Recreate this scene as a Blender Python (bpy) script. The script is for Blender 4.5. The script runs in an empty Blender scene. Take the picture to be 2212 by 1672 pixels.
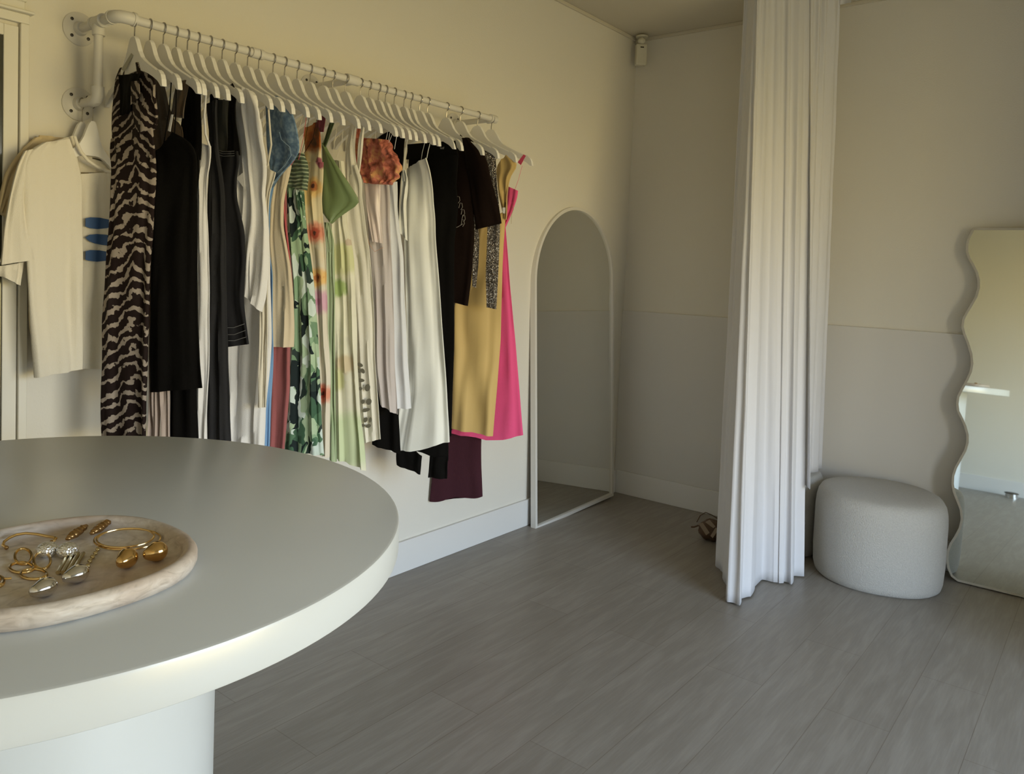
import bpy, math, random
from mathutils import Vector, Matrix, noise
random.seed(7)
SC = bpy.context.scene
COL = SC.collection
# ------------------------------------------------------------------ camera
W, H = 2212, 1672
F = 1711.17; YAW, PITCH, ROLL = .699, .0569, .0392
CX, CY, CZ = -4.2212, -2.3051, 1.30
PX, PY = 1106-104.91, 836-156.53
_f = Vector((math.cos(YAW)*math.cos(PITCH), math.sin(YAW)*math.cos(PITCH), -math.sin(PITCH)))
_r = _f.cross(Vector((0, 0, 1))).normalized(); _u = _r.cross(_f)
_c, _s = math.cos(ROLL), math.sin(ROLL)
CR, CU, CD = _c*_r+_s*_u, -_s*_r+_c*_u, _f
CAM = Vector((CX, CY, CZ))
cd = bpy.data.cameras.new('camera'); cam = bpy.data.objects.new('camera', cd); COL.objects.link(cam)
cd.sensor_width = 36; cd.lens = F/W*36; cd.shift_x = 104.91/W; cd.shift_y = -156.53/W; cd.clip_start = .02
m = Matrix((CR, CU, -CD)).transposed().to_4x4(); m.translation = CAM; cam.matrix_world = m
SC.camera = cam
# ------------------------------------------------------------------ exposure, world, daylight
vs = SC.view_settings; vs.view_transform = 'Standard'; vs.look = 'None'; vs.gamma = 1; vs.use_curve_mapping = False
vs.exposure = 0.0
SC.cycles.use_denoising = True
SC.cycles.diffuse_bounces = 6
SC.cycles.sample_clamp_indirect = 6
wd = bpy.data.worlds.new('outside'); SC.world = wd; wd.use_nodes = True
nt = wd.node_tree; nt.nodes.clear()
tc = nt.nodes.new('ShaderNodeTexCoord'); sp = nt.nodes.new('ShaderNodeSeparateXYZ')
cr = nt.nodes.new('ShaderNodeValToRGB'); mr = nt.nodes.new('ShaderNodeMapRange')
bg = nt.nodes.new('ShaderNodeBackground'); out = nt.nodes.new('ShaderNodeOutputWorld')
nt.links.new(tc.outputs['Generated'], sp.inputs[0]); nt.links.new(sp.outputs['Z'], mr.inputs['Value'])
mr.inputs['From Min'].default_value = -.6; mr.inputs['From Max'].default_value = .8
nt.links.new(mr.outputs[0], cr.inputs[0]); nt.links.new(cr.outputs[0], bg.inputs[0]); nt.links.new(bg.outputs[0], out.inputs[0])
e = cr.color_ramp.elements          # sunlit ground and greenery below the horizon, pale sky above it
e[0].position = 0; e[0].color = (.20, .155, .075, 1)
e[1].position = 1; e[1].color = (.85, 1.15, 1.6, 1)
for p, c in ((.30, (.55, .44, .18, 1)), (.395, (1.25, .96, .40, 1)), (.44, (1.35, 1.12, .66, 1)), (.535, (.95, 1.2, 1.50, 1))):
    x = e.new(p); x.color = c
bg.inputs[1].default_value = 9.9
WX0, WX1, WZ0, WZ1, WY = -3.6, -1.62, .12, 2.02, -4.3      # the shop window, out of frame
pl = bpy.data.lights.new('window_portal', 'AREA'); pl.shape = 'RECTANGLE'; pl.size = WX1-WX0; pl.size_y = WZ1-WZ0
pl.cycles.is_portal = True
po = bpy.data.objects.new('window_portal', pl); COL.objects.link(po)
po.location = ((WX0+WX1)/2, WY-.06, (WZ0+WZ1)/2); po.rotation_euler = (math.radians(90), 0, math.radians(0))
# ------------------------------------------------------------------ measuring helpers
def ray(p): return CD+CR*((p[0]-PX)/F)-CU*((p[1]-PY)/F)
def on(p, ax, v):
    q = ray(p); return CAM+q*((v-CAM[ax])/q[ax])
def onplane(p, P0, n):
    q = ray(p); return CAM+q*((P0-CAM).dot(n)/q.dot(n))
# ------------------------------------------------------------------ materials
def M(name, col, rough=.75, metal=0., bump=0., bscale=300., spec=.4, sheen=0., var=0., vscale=8., trans=0.):
    m = bpy.data.materials.new(name); m.use_nodes = True
    t = m.node_tree; b = t.nodes['Principled BSDF']
    b.inputs['Base Color'].default_value = (*col, 1); b.inputs['Roughness'].default_value = rough
    b.inputs['Metallic'].default_value = metal; b.inputs['Specular IOR Level'].default_value = spec
    if sheen: b.inputs['Sheen Weight'].default_value = sheen
    tc = t.nodes.new('ShaderNodeTexCoord')
    if var:
        n = t.nodes.new('ShaderNodeTexNoise'); n.inputs['Scale'].default_value = vscale; n.inputs['Detail'].default_value = 4
        t.links.new(tc.outputs['Object'], n.inputs['Vector'])
        r = t.nodes.new('ShaderNodeValToRGB'); t.links.new(n.outputs['Fac'], r.inputs[0])
        r.color_ramp.elements[0].position = .3; r.color_ramp.elements[1].position = .7
        r.color_ramp.elements[0].color = (*[c*(1-var) for c in col], 1); r.color_ramp.elements[1].color = (*[min(1, c*(1+var)) for c in col], 1)
        t.links.new(r.outputs[0], b.inputs['Base Color'])
    if bump:
        n = t.nodes.new('ShaderNodeTexNoise'); n.inputs['Scale'].default_value = bscale; n.inputs['Detail'].default_value = 3
        t.links.new(tc.outputs['Object'], n.inputs['Vector'])
        k = t.nodes.new('ShaderNodeBump'); k.inputs['Strength'].default_value = bump; k.inputs['Distance'].default_value = .003
        t.links.new(n.outputs['Fac'], k.inputs['Height']); t.links.new(k.outputs[0], b.inputs['Normal'])
    return m
class NB:
    """small node builder on a principled material"""
    def __init__(s, name, rough=.75, **k):
        s.m = M(name, (.5, .5, .5), rough, **k); s.t = s.m.node_tree; s.b = s.t.nodes['Principled BSDF']
        s.tc = s.t.nodes.new('ShaderNodeTexCoord'); s.sep = s.t.nodes.new('ShaderNodeSeparateXYZ')
        s.l(s.tc.outputs['Object'], s.sep.inputs[0]); s.v = s.tc.outputs['Object']
        s.x, s.y, s.z = s.sep.outputs
    def l(s, a, b): s.t.links.new(a, b)
    def math(s, op, a, b=0., c=0.):
        n = s.t.nodes.new('ShaderNodeMath'); n.operation = op
        for i, v in enumerate((a, b, c)):
            if isinstance(v, (int, float)): n.inputs[i].default_value = v
            else: s.l(v, n.inputs[i])
        return n.outputs[0]
    def noise(s, scale, detail=3, vec=None, dist=0.):
        n = s.t.nodes.new('ShaderNodeTexNoise'); n.inputs['Scale'].default_value = scale; n.inputs['Detail'].default_value = detail
        n.inputs['Distortion'].default_value = dist
        s.l(vec or s.v, n.inputs['Vector']); return n.outputs['Fac']
    def map(s, sc, rot=(0, 0, 0), vec=None):
        n = s.t.nodes.new('ShaderNodeMapping'); n.inputs['Scale'].default_value = sc; n.inputs['Rotation'].default_value = rot
        s.l(vec or s.v, n.inputs['Vector']); return n.outputs[0]
    def vor(s, scale, vec=None, out='Distance', feat='F1', rnd=1):
        n = s.t.nodes.new('ShaderNodeTexVoronoi'); n.inputs['Scale'].default_value = scale; n.feature = feat
        n.inputs['Randomness'].default_value = rnd
        s.l(vec or s.v, n.inputs['Vector']); return n.outputs[out]
    def ramp(s, f, els, const=False):
        n = s.t.nodes.new('ShaderNodeValToRGB'); s.l(f, n.inputs[0]); e = n.color_ramp
        if const: e.interpolation = 'CONSTANT'
        e.elements[0].position, e.elements[0].color = els[0][0], (*els[0][1], 1)
        e.elements[1].position, e.elements[1].color = els[-1][0], (*els[-1][1], 1)
        for p, c in els[1:-1]: x = e.elements.new(p); x.color = (*c, 1)
        return n.outputs[0]
    def mix(s, f, a, b, mode='MIX'):
        n = s.t.nodes.new('ShaderNodeMix'); n.data_type = 'RGBA'; n.blend_type = mode
        for i, v in ((0, f), (6, a), (7, b)):
            if isinstance(v, (int, float)): n.inputs[i].default_value = v
            elif isinstance(v, tuple): n.inputs[i].default_value = (*v, 1)
            else: s.l(v, n.inputs[i])
        return n.outputs[2]
    def step(s, v, a, b):
        n = s.t.nodes.new('ShaderNodeMapRange'); n.interpolation_type = 'SMOOTHSTEP'; s.l(v, n.inputs[0])
        n.inputs[1].default_value = a; n.inputs[2].default_value = b; return n.outputs[0]
    def bump(s, h, st=.3, d=.002):
        k = s.t.nodes.new('ShaderNodeBump'); k.inputs['Strength'].default_value = st; k.inputs['Distance'].default_value = d
        s.l(h, k.inputs['Height']); s.l(k.outputs[0], s.b.inputs['Normal'])
    def col(s, c): s.l(c, s.b.inputs['Base Color']); return s.m
# ------------------------------------------------------------------ mesh helpers
class MB:
    def __init__(s): s.v = []; s.f = []
    def add(s, vs, fs):
        k = len(s.v); s.v += [Vector(v) for v in vs]; s.f += [tuple(i+k for i in f) for f in fs]
    def box(s, a, b):
        x0, y0, z0 = a; x1, y1, z1 = b
        s.add([(x0,y0,z0),(x1,y0,z0),(x1,y1,z0),(x0,y1,z0),(x0,y0,z1),(x1,y0,z1),(x1,y1,z1),(x0,y1,z1)],
              [(0,3,2,1),(4,5,6,7),(0,1,5,4),(1,2,6,5),(2,3,7,6),(3,0,4,7)])
    def obox(s, c, ax, ay, az):
        c, ax, ay, az = map(Vector, (c, ax, ay, az)); vs = []
        for k in (-1, 1):
            for i, j in ((-1,-1),(1,-1),(1,1),(-1,1)): vs.append(c+ax*i+ay*j+az*k)
        s.add(vs, [(0,3,2,1),(4,5,6,7),(0,1,5,4),(1,2,6,5),(2,3,7,6),(3,0,4,7)])
    def tube(s, pts, r, seg=10, closed=False, caps=True):
        pts = [Vector(p) for p in pts]; n = len(pts); rr = r if isinstance(r, (list, tuple)) else [r]*n
        rings = []; prev = None
        for i, p in enumerate(pts):
            if closed: t = pts[(i+1) % n]-pts[i-1]
            else: t = pts[min(i+1, n-1)]-pts[max(i-1, 0)]
            t = t.normalized() if t.length > 1e-9 else Vector((0, 0, 1))
            if prev is None:
                a = t.cross(Vector((0, 0, 1)));
                if a.length < .1: a = t.cross(Vector((1, 0, 0)))
            else: a = prev-t*prev.dot(t)
            a.normalize(); b = t.cross(a); prev = a
            rings.append([p+(a*math.cos(2*math.pi*k/seg)+b*math.sin(2*math.pi*k/seg))*rr[i] for k in range(seg)])
        k0 = len(s.v)
        for q in rings: s.v += q
        for i in range(n if closed else n-1):
            j = (i+1) % n
            for k in range(seg):
                l = (k+1) % seg; s.f.append((k0+i*seg+k, k0+i*seg+l, k0+j*seg+l, k0+j*seg+k))
        if caps and not closed:
            s.f.append(tuple(k0+k for k in range(seg))[::-1]); s.f.append(tuple(k0+(n-1)*seg+k for k in range(seg)))
    def lathe(s, c, prof, seg=64, sx=1., sy=1., ex=2.):
        """prof: list of (radius, z); plan is a superellipse of exponent ex"""
        c = Vector(c); k0 = len(s.v)
        for r, z in prof:
            for k in range(seg):
                a = 2*math.pi*k/seg; ca, sa = math.cos(a), math.sin(a)
                s.v.append(c+Vector((r*sx*math.copysign(abs(ca)**(2/ex), ca), r*sy*math.copysign(abs(sa)**(2/ex), sa), z)))
        for i in range(len(prof)-1):
            for k in range(seg):
                l = (k+1) % seg; s.f.append((k0+i*seg+k, k0+i*seg+l, k0+(i+1)*seg+l, k0+(i+1)*seg+k))
        s.f.append(tuple(k0+k for k in range(seg))[::-1]); n = len(prof)-1
        s.f.append(tuple(k0+n*seg+k for k in range(seg)))
    def prism(s, pts, off):
        """closed outline extruded by a vector"""
        off = Vector(off); n = len(pts); vs = [Vector(p) for p in pts]+[Vector(p)+off for p in pts]
        s.add(vs, [tuple(range(n))[::-1], tuple(range(n, 2*n))]+[(i, (i+1) % n, n+(i+1) % n, n+i) for i in range(n)])
    def sphere(s, c, r, sc=(1, 1, 1), seg=16, rings=10, fn=None):
        c = Vector(c); vs = [c+Vector((0, 0, -r*sc[2]))]
        for i in range(1, rings):
            a = math.pi*i/rings
            for k in range(seg):
                b = 2*math.pi*k/seg; d = Vector((math.sin(a)*math.cos(b), math.sin(a)*math.sin(b), -math.cos(a)))
                q = r*(fn(d) if fn else 1); vs.append(c+Vector((d.x*sc[0], d.y*sc[1], d.z*sc[2]))*q)
        vs.append(c+Vector((0, 0, r*sc[2]))); fs = []
        for k in range(seg): fs.append((0, 1+(k+1) % seg, 1+k))
        for i in range(rings-2):
            for k in range(seg):
                l = (k+1) % seg; fs.append((1+i*seg+k, 1+i*seg+l, 1+(i+1)*seg+l, 1+(i+1)*seg+k))
        e = len(vs)-1
        for k in range(seg): fs.append((1+(rings-2)*seg+k, 1+(rings-2)*seg+(k+1) % seg, e))
        s.add(vs, fs)
    def build(s, name, mat, parent=None, origin=None, smooth=True, bevel=0., angle=40):
        me = bpy.data.meshes.new(name)
        o = bpy.data.objects.new(name, me); COL.objects.link(o)
        if parent is not None:
            o.parent = parent; inv = WORLD[parent.name].inverted(); WORLD[o.name] = WORLD[parent.name]
            vs = [inv @ v for v in s.v]
        else:
            og = Vector(origin) if origin is not None else Vector((0, 0, 0)); o.location = og
            WORLD[o.name] = Matrix.Translation(og); vs = [v-og for v in s.v]
        me.from_pydata([tuple(v) for v in vs], [], s.f); me.materials.append(mat)
        import bmesh
        b = bmesh.new(); b.from_mesh(me); bmesh.ops.recalc_face_normals(b, faces=b.faces); b.to_mesh(me); b.free()
        if smooth:
            me.shade_smooth(); me.set_sharp_from_angle(angle=math.radians(angle))
        if bevel:
            k = o.modifiers.new('bevel', 'BEVEL'); k.width = bevel; k.segments = 3; k.limit_method = 'ANGLE'; k.angle_limit = math.radians(35)
        return o
WORLD = {}
def thing(name, label, cat, loc, group=None):
    o = bpy.data.objects.new(name, None); COL.objects.link(o); o.location = loc; o.empty_display_size = .05
    WORLD[o.name] = Matrix.Translation(Vector(loc)); return tag(o, label, cat, group)
def tag(o, label, cat, group=None):
    o['label'] = label; o['category'] = cat
    if group: o['group'] = group
    return o
def struct(name, mb, mat, **k):
    o = mb.build(name, mat, **k)
    if not k.get('parent'): o['kind'] = 'structure'
    return o
# ------------------------------------------------------------------ setting
CEIL = 2.679
wallm = M('painted_wall', (.73, .705, .63), .8, bump=.25, bscale=160, spec=.2)
ceilm = M('painted_ceiling', (.62, .58, .48), .85, spec=.1)
trimm = M('white_trim_paint', (.74, .73, .70), .5)
panelm = M('wainscot_paint', (.68, .665, .63), .7, spec=.25)
def floor_mat():
    n = NB('grey_oak_planks', .42, spec=.45)
    br = n.t.nodes.new('ShaderNodeTexBrick'); n.l(n.v, br.inputs['Vector'])
    br.inputs['Scale'].default_value = 1; br.inputs['Brick Width'].default_value = 1.22; br.inputs['Row Height'].default_value = .185
    br.inputs['Mortar Size'].default_value = .0012; br.inputs['Mortar Smooth'].default_value = .4; br.offset = .37
    br.inputs['Color1'].default_value = (.265, .245, .215, 1); br.inputs['Color2'].default_value = (.295, .275, .245, 1)
    br.inputs['Mortar'].default_value = (.19, .165, .14, 1)
    g = n.noise(3.2, 6, n.map((1.1, 9, 1)), .6); g2 = n.noise(14, 5, n.map((.7, 11, 1)))
    c = n.mix(n.step(g, .40, .68), (.92, .90, .88), (1.06, 1.05, 1.04))
    c2 = n.mix(n.step(g2, .35, .7), (.95, .945, .94), (1.03, 1.03, 1.03))
    k = n.mix(1., br.outputs[0], c, 'MULTIPLY'); k = n.mix(1., k, c2, 'MULTIPLY')
    n.bump(g2, .12, .002)
    return n.col(k)
XE, YF = -4.34, -4.3
b = MB(); b.box((XE-.1, YF-.1, -.1), (.1, .1, 0)); struct('floor', b, floor_mat(), smooth=False)
b = MB(); b.box((XE-.1, YF-.1, CEIL), (.1, .1, CEIL+.1)); struct('ceiling', b, ceilm, smooth=False)
b = MB(); b.box((XE-.1, 0, 0), (.1, .1, CEIL)); struct('wall_left', b, wallm, smooth=False)
b = MB(); b.box((0, YF-.1, 0), (.1, 0, CEIL)); struct('wall_right', b, wallm, smooth=False)
b = MB(); b.box((XE-.1, YF-.1, 0), (XE, 0, CEIL)); struct('wall_back', b, wallm, smooth=False)
b = MB(); b.box((-1.1, -2.78, 0), (0, -2.68, CEIL)); struct('light_blocker', b, wallm, smooth=False)  # added out of view to hold window light off right wall and floor
b = MB()
b.box((XE, YF-.1, 0), (WX0, YF, CEIL)); b.box((WX1, YF-.1, 0), (0, YF, CEIL))
b.box((WX0, YF-.1, 0), (WX1, YF, WZ0)); b.box((WX0, YF-.1, WZ1), (WX1, YF, CEIL))
struct('wall_front', b, wallm, smooth=False)
b = MB()
for x in (WX0, (WX0+WX1)/2, WX1): b.box((x-.025, YF-.08, WZ0), (x+.025, YF-.03, WZ1))
for z in (WZ0, WZ1): b.box((WX0, YF-.08, z-.025), (WX1, YF-.03, z+.025))
struct('window_1', b, trimm, smooth=False)
# baseboards, ceiling trims, wainscot
def run(name, pts, mat): b = MB(); [b.box(*p) for p in pts]; return struct(name, b, mat, bevel=.003, smooth=False)
run('baseboard_left', [((-3.30, -.014, 0), (0, 0, .137))], trimm)
run('baseboard_right', [((-.016, YF, 0), (0, -.014, .137))], trimm)
run('baseboard_back', [((XE, YF, 0), (XE+.014, -.02, .13))], trimm)
run('trim_1', [((-.012, YF, .137), (0, 0, 1.095))], panelm)                      # panelled lower half of the right wall
run('trim_2', [((XE, -.012, CEIL-.018), (0, 0, CEIL)), ], ceilm)
run('trim_3', [((-.012, YF, CEIL-.018), (0, -.012, CEIL))], ceilm)
# door at the far left of the clothes wall
dpaint = M('door_paint', (.74, .72, .64), .45); glassd = M('door_glass', (.05, .05, .035), .15, spec=.6)
b = MB(); b.box((-3.361, -.016, 0), (-3.338, 0, 1.905)); b.box((-4.30, -.016, 1.905), (-3.338, 0, 1.93)); b.box((-4.30, -.03, 1.93), (-3.330, 0, 1.938))
b.box((-4.30, -.016, 1.938), (-3.35, 0, 1.962)); b.box((-3.378, -.016, 1.962), (-3.345, 0, 2.40)); b.box((-4.30, -.016, 2.40), (-3.345, 0, 2.44))
dr = struct('door_1', b, dpaint, smooth=False, bevel=.003)
b = MB(); b.box((-4.28, -.010, .0), (-3.364, -.002, .25)); b.box((-3.40, -.010, .25), (-3.364, -.002, 1.895)); b.box((-4.28, -.010, 1.865), (-3.40, -.002, 1.895)); b.box((-4.28, -.010, .25), (-4.18, -.002, 1.895))
b.build('door_leaf', dpaint, dr, smooth=False, bevel=.002)
b = MB(); b.box((-4.18, -.004, .25), (-3.40, -.001, 1.865)); b.build('door_pane', glassd, dr, smooth=False)
b = MB(); b.box((-4.30, -.004, 1.962), (-3.378, -.001, 2.40)); b.build('transom_pane', glassd, dr, smooth=False)
b = MB(); b.box((-3.390, -.012, 1.962), (-3.384, -.004, 2.40)); b.build('transom_bar', dpaint, dr, smooth=False)
# ------------------------------------------------------------------ display table
tabm = M('table_white_laminate', (.60, .63, .63), .32, spec=.7, var=.025, vscale=3)
TX, TY, TR, TZ = -3.7262, -1.0365, .5655, .9
t = thing('display_table', 'round white display table with a thick top on a cylindrical pedestal', 'table', (TX, TY, 0))
b = MB(); th = .051
b.lathe((TX, TY, TZ), [(TR-.004, -th), (TR-.001, -th+.002), (TR, -th+.006), (TR, -.005), (TR-.0015, -.0015), (TR-.005, 0)], 160)
b.build('tabletop', tabm, t, angle=30)
b = MB(); b.lathe((TX, TY, 0), [(.277, 0), (.277, TZ-th)], 96); b.build('pedestal', tabm, t, angle=30)
# ------------------------------------------------------------------ travertine tray and jewellery
def trav():
    n = NB('travertine', .45, spec=.35)
    a = n.noise(26, 6, n.map((1, 1.2, 3), (0, 0, .5)), 2.2); c = n.noise(7, 3)
    k = n.ramp(a, [(.30, (.40, .35, .29)), (.45, (.56, .50, .43)), (.58, (.62, .56, .49)), (.72, (.72, .68, .62))])
    k = n.mix(n.step(c, .42, .68), k, (.78, .66, .57), 'MULTIPLY'); k = n.mix(.15, k, (.70, .66, .61))
    return n.col(k)
TC = Vector((-3.802, -1.304, TZ)); tray = thing('tray', 'oval travertine tray with a rounded rim holding jewellery', 'tray', TC)
b = MB(); A = .166
b.lathe(TC, [(A-.010, .0005), (A-.003, .003), (A, .010), (A, .019), (A-.004, .0245), (A-.010, .026), (A-.0155, .024), (A-.019, .019), (A-.022, .0125), (A-.027, .010), (.02, .010)], 128, 1, .152/.166, 2.35)
b.build('tray_dish', trav(), tray, angle=60)
gold = M('gold_metal', (.80, .56, .24), .2, 1.); dgold = M('dark_gold', (.42, .26, .11), .28, 1.); silver = M('silver_metal', (.78, .77, .76), .1, 1.)
pale = M('pale_gold', (.62, .52, .30), .25, 1.)
TF = TZ+.0102
def tp(x, y, dz=0.): return on((x, y), 2, TF+dz)
GJ = 'jewellery on the travertine tray'
def ellipse_px(cx, cy, rx, ry, rot=0., n=64, a0=0., a1=2*math.pi, dz=.0016, tilt=0.):
    o = []
    for i in range(n):
        a = a0+(a1-a0)*i/(n if abs(a1-a0) > 6.28 else n-1); x, y = rx*math.cos(a), ry*math.sin(a)
        o.append(tp(cx+x*math.cos(rot)-y*math.sin(rot), cy+x*math.sin(rot)+y*math.cos(rot), dz+tilt*(.5-.5*math.sin(a))))
    return o
def ring_thing(name, label, cat, px, r, mat=gold, closed=True, lift=0.):
    b = MB(); b.tube([p+Vector((0, 0, lift)) for p in px], r, 8, closed=closed); o = b.build(name, mat, origin=sum(px, Vector())/len(px)); return tag(o, label, cat, GJ)
ring_thing('hoop_earring', 'larger thin gold hoop lying at the right of the tray, lower of two', 'earring', ellipse_px(275, 1165, 72, 22, -.05, tilt=.007), .0013)
ring_thing('hoop_earring', 'thin gold hoop lying on top of the larger hoop', 'earring', ellipse_px(271, 1162, 62, 20, -.08, dz=.0044, tilt=.007), .0013)
cuff = thing('cuff_bracelet', 'slim open gold cuff at the upper left of the tray', 'bracelet', tp(64, 1170), GJ)
b = MB(); arc = [tp(x, y, .003+.010*min(1, max(0, (1184-y)/32))) for x, y in ((14, 1183), (6, 1178), (9, 1170), (20, 1162), (36, 1155), (56, 1152), (80, 1154), (100, 1158), (116, 1161), (121, 1163), (117, 1168), (111, 1171))]
b.tube(arc, .0019, 8); b.build('band', gold, cuff)
b = MB(); b.sphere(arc[0], .0028); b.build('end_bead', dgold, cuff); b = MB(); b.sphere(arc[-1], .0028); b.build('end_bead', dgold, cuff)
for i, (x, y, rx, ry, lift, l) in enumerate(((50, 1207, 18, 12, .006, 'small gold hoop, upper left of the cluster of four'), (91, 1216, 18, 13, .006, 'small gold hoop, right of the cluster of four'),
        (47, 1226, 26, 11, 0, 'gold hoop lying flat at the left of the cluster of four'), (73, 1240, 28, 11, 0, 'gold hoop lying flat at the bottom of the cluster of four'))):
    px = ellipse_px(x, y, rx, ry); 
    if lift: px = [p+Vector((0, 0, lift*(.5-.5*math.sin(2*math.pi*k/len(px))))) for k, p in enumerate(px)]
    ring_thing('hoop_earring', l, 'earring', px, .0018)
def dimple(d):
    return 1+.05*noise.noise(d*9)+.03*noise.noise(d*19)
hamm = NB('hammered_silver', .3); hamm.b.inputs['Metallic'].default_value = 1.; hamm.bump(hamm.vor(420), .6, .002)
hamm.b.inputs['Base Color'].default_value = (.95, .96, .98, 1)
for x, y, l in ((102, 1202, 'textured silver dome stud, left one of the pair'), (146, 1203, 'textured silver dome stud, right one of the pair')):
    p = tp(x, y); b = MB(); b.sphere(p+Vector((0, 0, .009)), .0135, (1, 1, .72), 24, 16, dimple)
    tag(b.build('dome_earring', hamm.m, origin=p), l, 'earring', GJ)
def drop(x, y, mat, l, sc=(1, 1, .8), yaw=0., r=.0135):
    p = tp(x, y); fn = lambda d: 1+.50*max(0, -d.x)**6
    q = MB(); q.sphere((0, 0, 0), r, sc, 24, 16, fn); R = Matrix.Rotation(yaw, 4, 'Z')
    low = min(v.z for v in q.v); q.v = [R @ v+p+Vector((0, 0, -low)) for v in q.v]
    tag(q.build('drop_earring', mat, origin=p), l, 'earring', GJ)
og = M('antique_gold', (.72, .48, .20), .13, 1.)
drop(275, 1227, og, 'polished gold teardrop stud, left one of the gold pair', (1.05, .9, .95), .6)
drop(339, 1212, og, 'polished gold teardrop stud nearest the right rim', (1, .95, .95), .1)
drop(168, 1258, silver, 'polished silver teardrop stud beside the ribbed gold clip', (1.1, .9, .85), .2, .0125)
drop(98, 1288, silver, 'polished silver teardrop stud nearest the front rim', (1.1, .9, .85), .3, .0125)
t = thing('ribbed_clip', 'ribbed gold bar clip made of four parallel strips', 'clip', tp(150, 1216), GJ)
for k in range(4):
    b = MB(); a0, a1 = tp(125+k*10.5, 1237-k*.3, .003), tp(147+k*11, 1196-k*.3, .003); b.tube([a0, a0.lerp(a1, .5), a1], .0027, 8); b.build('bar', pale, t)
for k in range(2):
    cx, cy = ((166, 1150), (218, 1138))[k]; b = MB()
    for j in range(7):
        f = j/6-.5; q = tp(cx+f*36, cy-f*26, .009+.001*(j % 2)); b.sphere(q, .0035+.003*(1-abs(f*2))+.0006*(j % 3), (1.2, .9, .8), 12, 8, lambda d: 1+.25*noise.noise(d*3+Vector((j, k, 0))))
    tag(b.build('nugget_earring', dgold, origin=tp(cx, cy)), ('bronze nugget stud behind the silver domes', 'bronze nugget stud by the back rim beside the thin hoops')[k], 'earring', GJ)
b = MB()
tw = [tp(x, y, .003) for x, y in ((190, 1222), (194, 1212), (200, 1203), (206, 1195), (211, 1187))]
for i, q in enumerate(tw): b.sphere(q, .0034, (.8, 1.2, .8), 10, 8)
b.tube(tw+[tp(214, 1178, .004)], .0009, 6)
tag(b.build('twist_earring', pale, origin=tw[0]), 'small twisted gold and silver link earring below the thin hoops', 'earring', GJ)
b = MB(); b.tube([tp(x, y, .003) for x, y in ((10, 1250), (17, 1250), (25, 1249))], .0014, 8); b.tube(ellipse_px(-8, 1256, 15, 11), .0026, 8, closed=True)
tag(b.build('hoop_earring', gold, origin=tp(0, 1256)), 'chunky gold hoop cut off by the left edge of the photo', 'earring', GJ)
# ------------------------------------------------------------------ clothes rail of white pipe
pipem = M('white_pipe_enamel', (.66, .645, .61), .38); chrome = M('chrome_wire', (.42, .40, .37), .25, 1.); screw = M('dark_screw', (.06, .055, .05), .4, .6)
RY, RZ, RR = -.225, 1.930, .0118
RX0, RX1 = -3.175, -1.60
rack = thing('clothes_rail', 'white iron pipe clothes rail fixed to the wall on flanges', 'clothes rail', (RX0-.03, 0, RZ))
b = MB()
ec = [(RX0-.028, RY+.028, RZ), (RX0-.026, RY+.014, RZ), (RX0-.018, RY+.004, RZ), (RX0-.004, RY, RZ), (RX0+.016, RY, RZ)]
b.tube([(RX0+.01, RY, RZ), (RX1, RY, RZ)], RR, 20); b.build('rail', pipem, rack)
def fitting(name, pts, r, cuffs=()):
    b = MB(); b.tube(pts, r, 20)
    for (c, d, rr, hl) in cuffs: b.tube([Vector(c)-Vector(d)*hl, Vector(c)+Vector(d)*hl], rr, 20)
    return b.build(name, pipem, rack)
fitting('elbow', ec, .0165, [((RX0+.016, RY, RZ), (1, 0, 0), .0185, .004), ((RX0-.028, RY+.032, RZ), (0, 1, 0), .0185, .004)])
XA = RX0-.028
b = MB(); b.tube([(XA, RY+.03, RZ), (XA, -.01, RZ)], RR, 16); b.build('upper_arm', pipem, rack)
YT = -.118
fitting('tee', [(XA, YT-.026, RZ), (XA, YT+.026, RZ)], .017, [((XA, YT, RZ-.022), (0, 0, 1), .0165, .014), ((XA, YT-.026, RZ), (0, 1, 0), .0185, .003), ((XA, YT+.026, RZ), (0, 1, 0), .0185, .003)])
ZL = 1.722
b = MB(); b.tube([(XA, YT, RZ-.02), (XA, YT, ZL+.02)], RR, 16); b.build('drop_pipe', pipem, rack)
fitting('lower_elbow', [(XA, YT, ZL+.035), (XA, YT, ZL+.012), (XA, YT+.005, ZL+.003), (XA, YT+.016, ZL), (XA, YT+.035, ZL)], .016)
b = MB(); b.tube([(XA, YT+.03, ZL), (XA, -.008, ZL)], RR, 16); b.build('lower_arm', pipem, rack)
def flange(x, z):
    b = MB(); R = Matrix.Rotation(math.radians(90), 4, 'X')
    q = MB(); q.lathe((0, 0, 0), [(.046, 0), (.046, .004), (.044, .006), (.020, .009), (.0175, .022), (.0172, .024)], 40)
    b.v = [R @ v+Vector((x, 0, z)) for v in q.v]; b.f = q.f; f = b.build('flange', pipem, rack)
    for i in range(4):
        a = math.pi/4+i*math.pi/2; b = MB(); q = MB(); q.lathe((0, 0, 0), [(.0046, .004), (.0046, .0085), (.003, .0095)], 14)
        b.v = [R @ v+Vector((x+.032*math.cos(a), 0, z+.032*math.sin(a))) for v in q.v]; b.f = q.f; b.build('screw', screw, f)
flange(XA, RZ); flange(XA, ZL)
b = MB(); b.tube([(-2.79, RY, RZ), (-2.75, RY, RZ)], .0155, 20); b.build('coupling', pipem, rack)
for x in (-2.385, RX1):
    fitting('tee', [(x-.026, RY, RZ), (x+.026 if x < -2 else x+.012, RY, RZ)], .0165, [((x, RY+.018, RZ), (0, 1, 0), .0165, .014)])
    b = MB(); b.tube([(x, RY+.02, RZ), (x, -.01, RZ)], RR, 16); b.build('bracket_arm', pipem, rack); flange(x, RZ)
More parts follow.
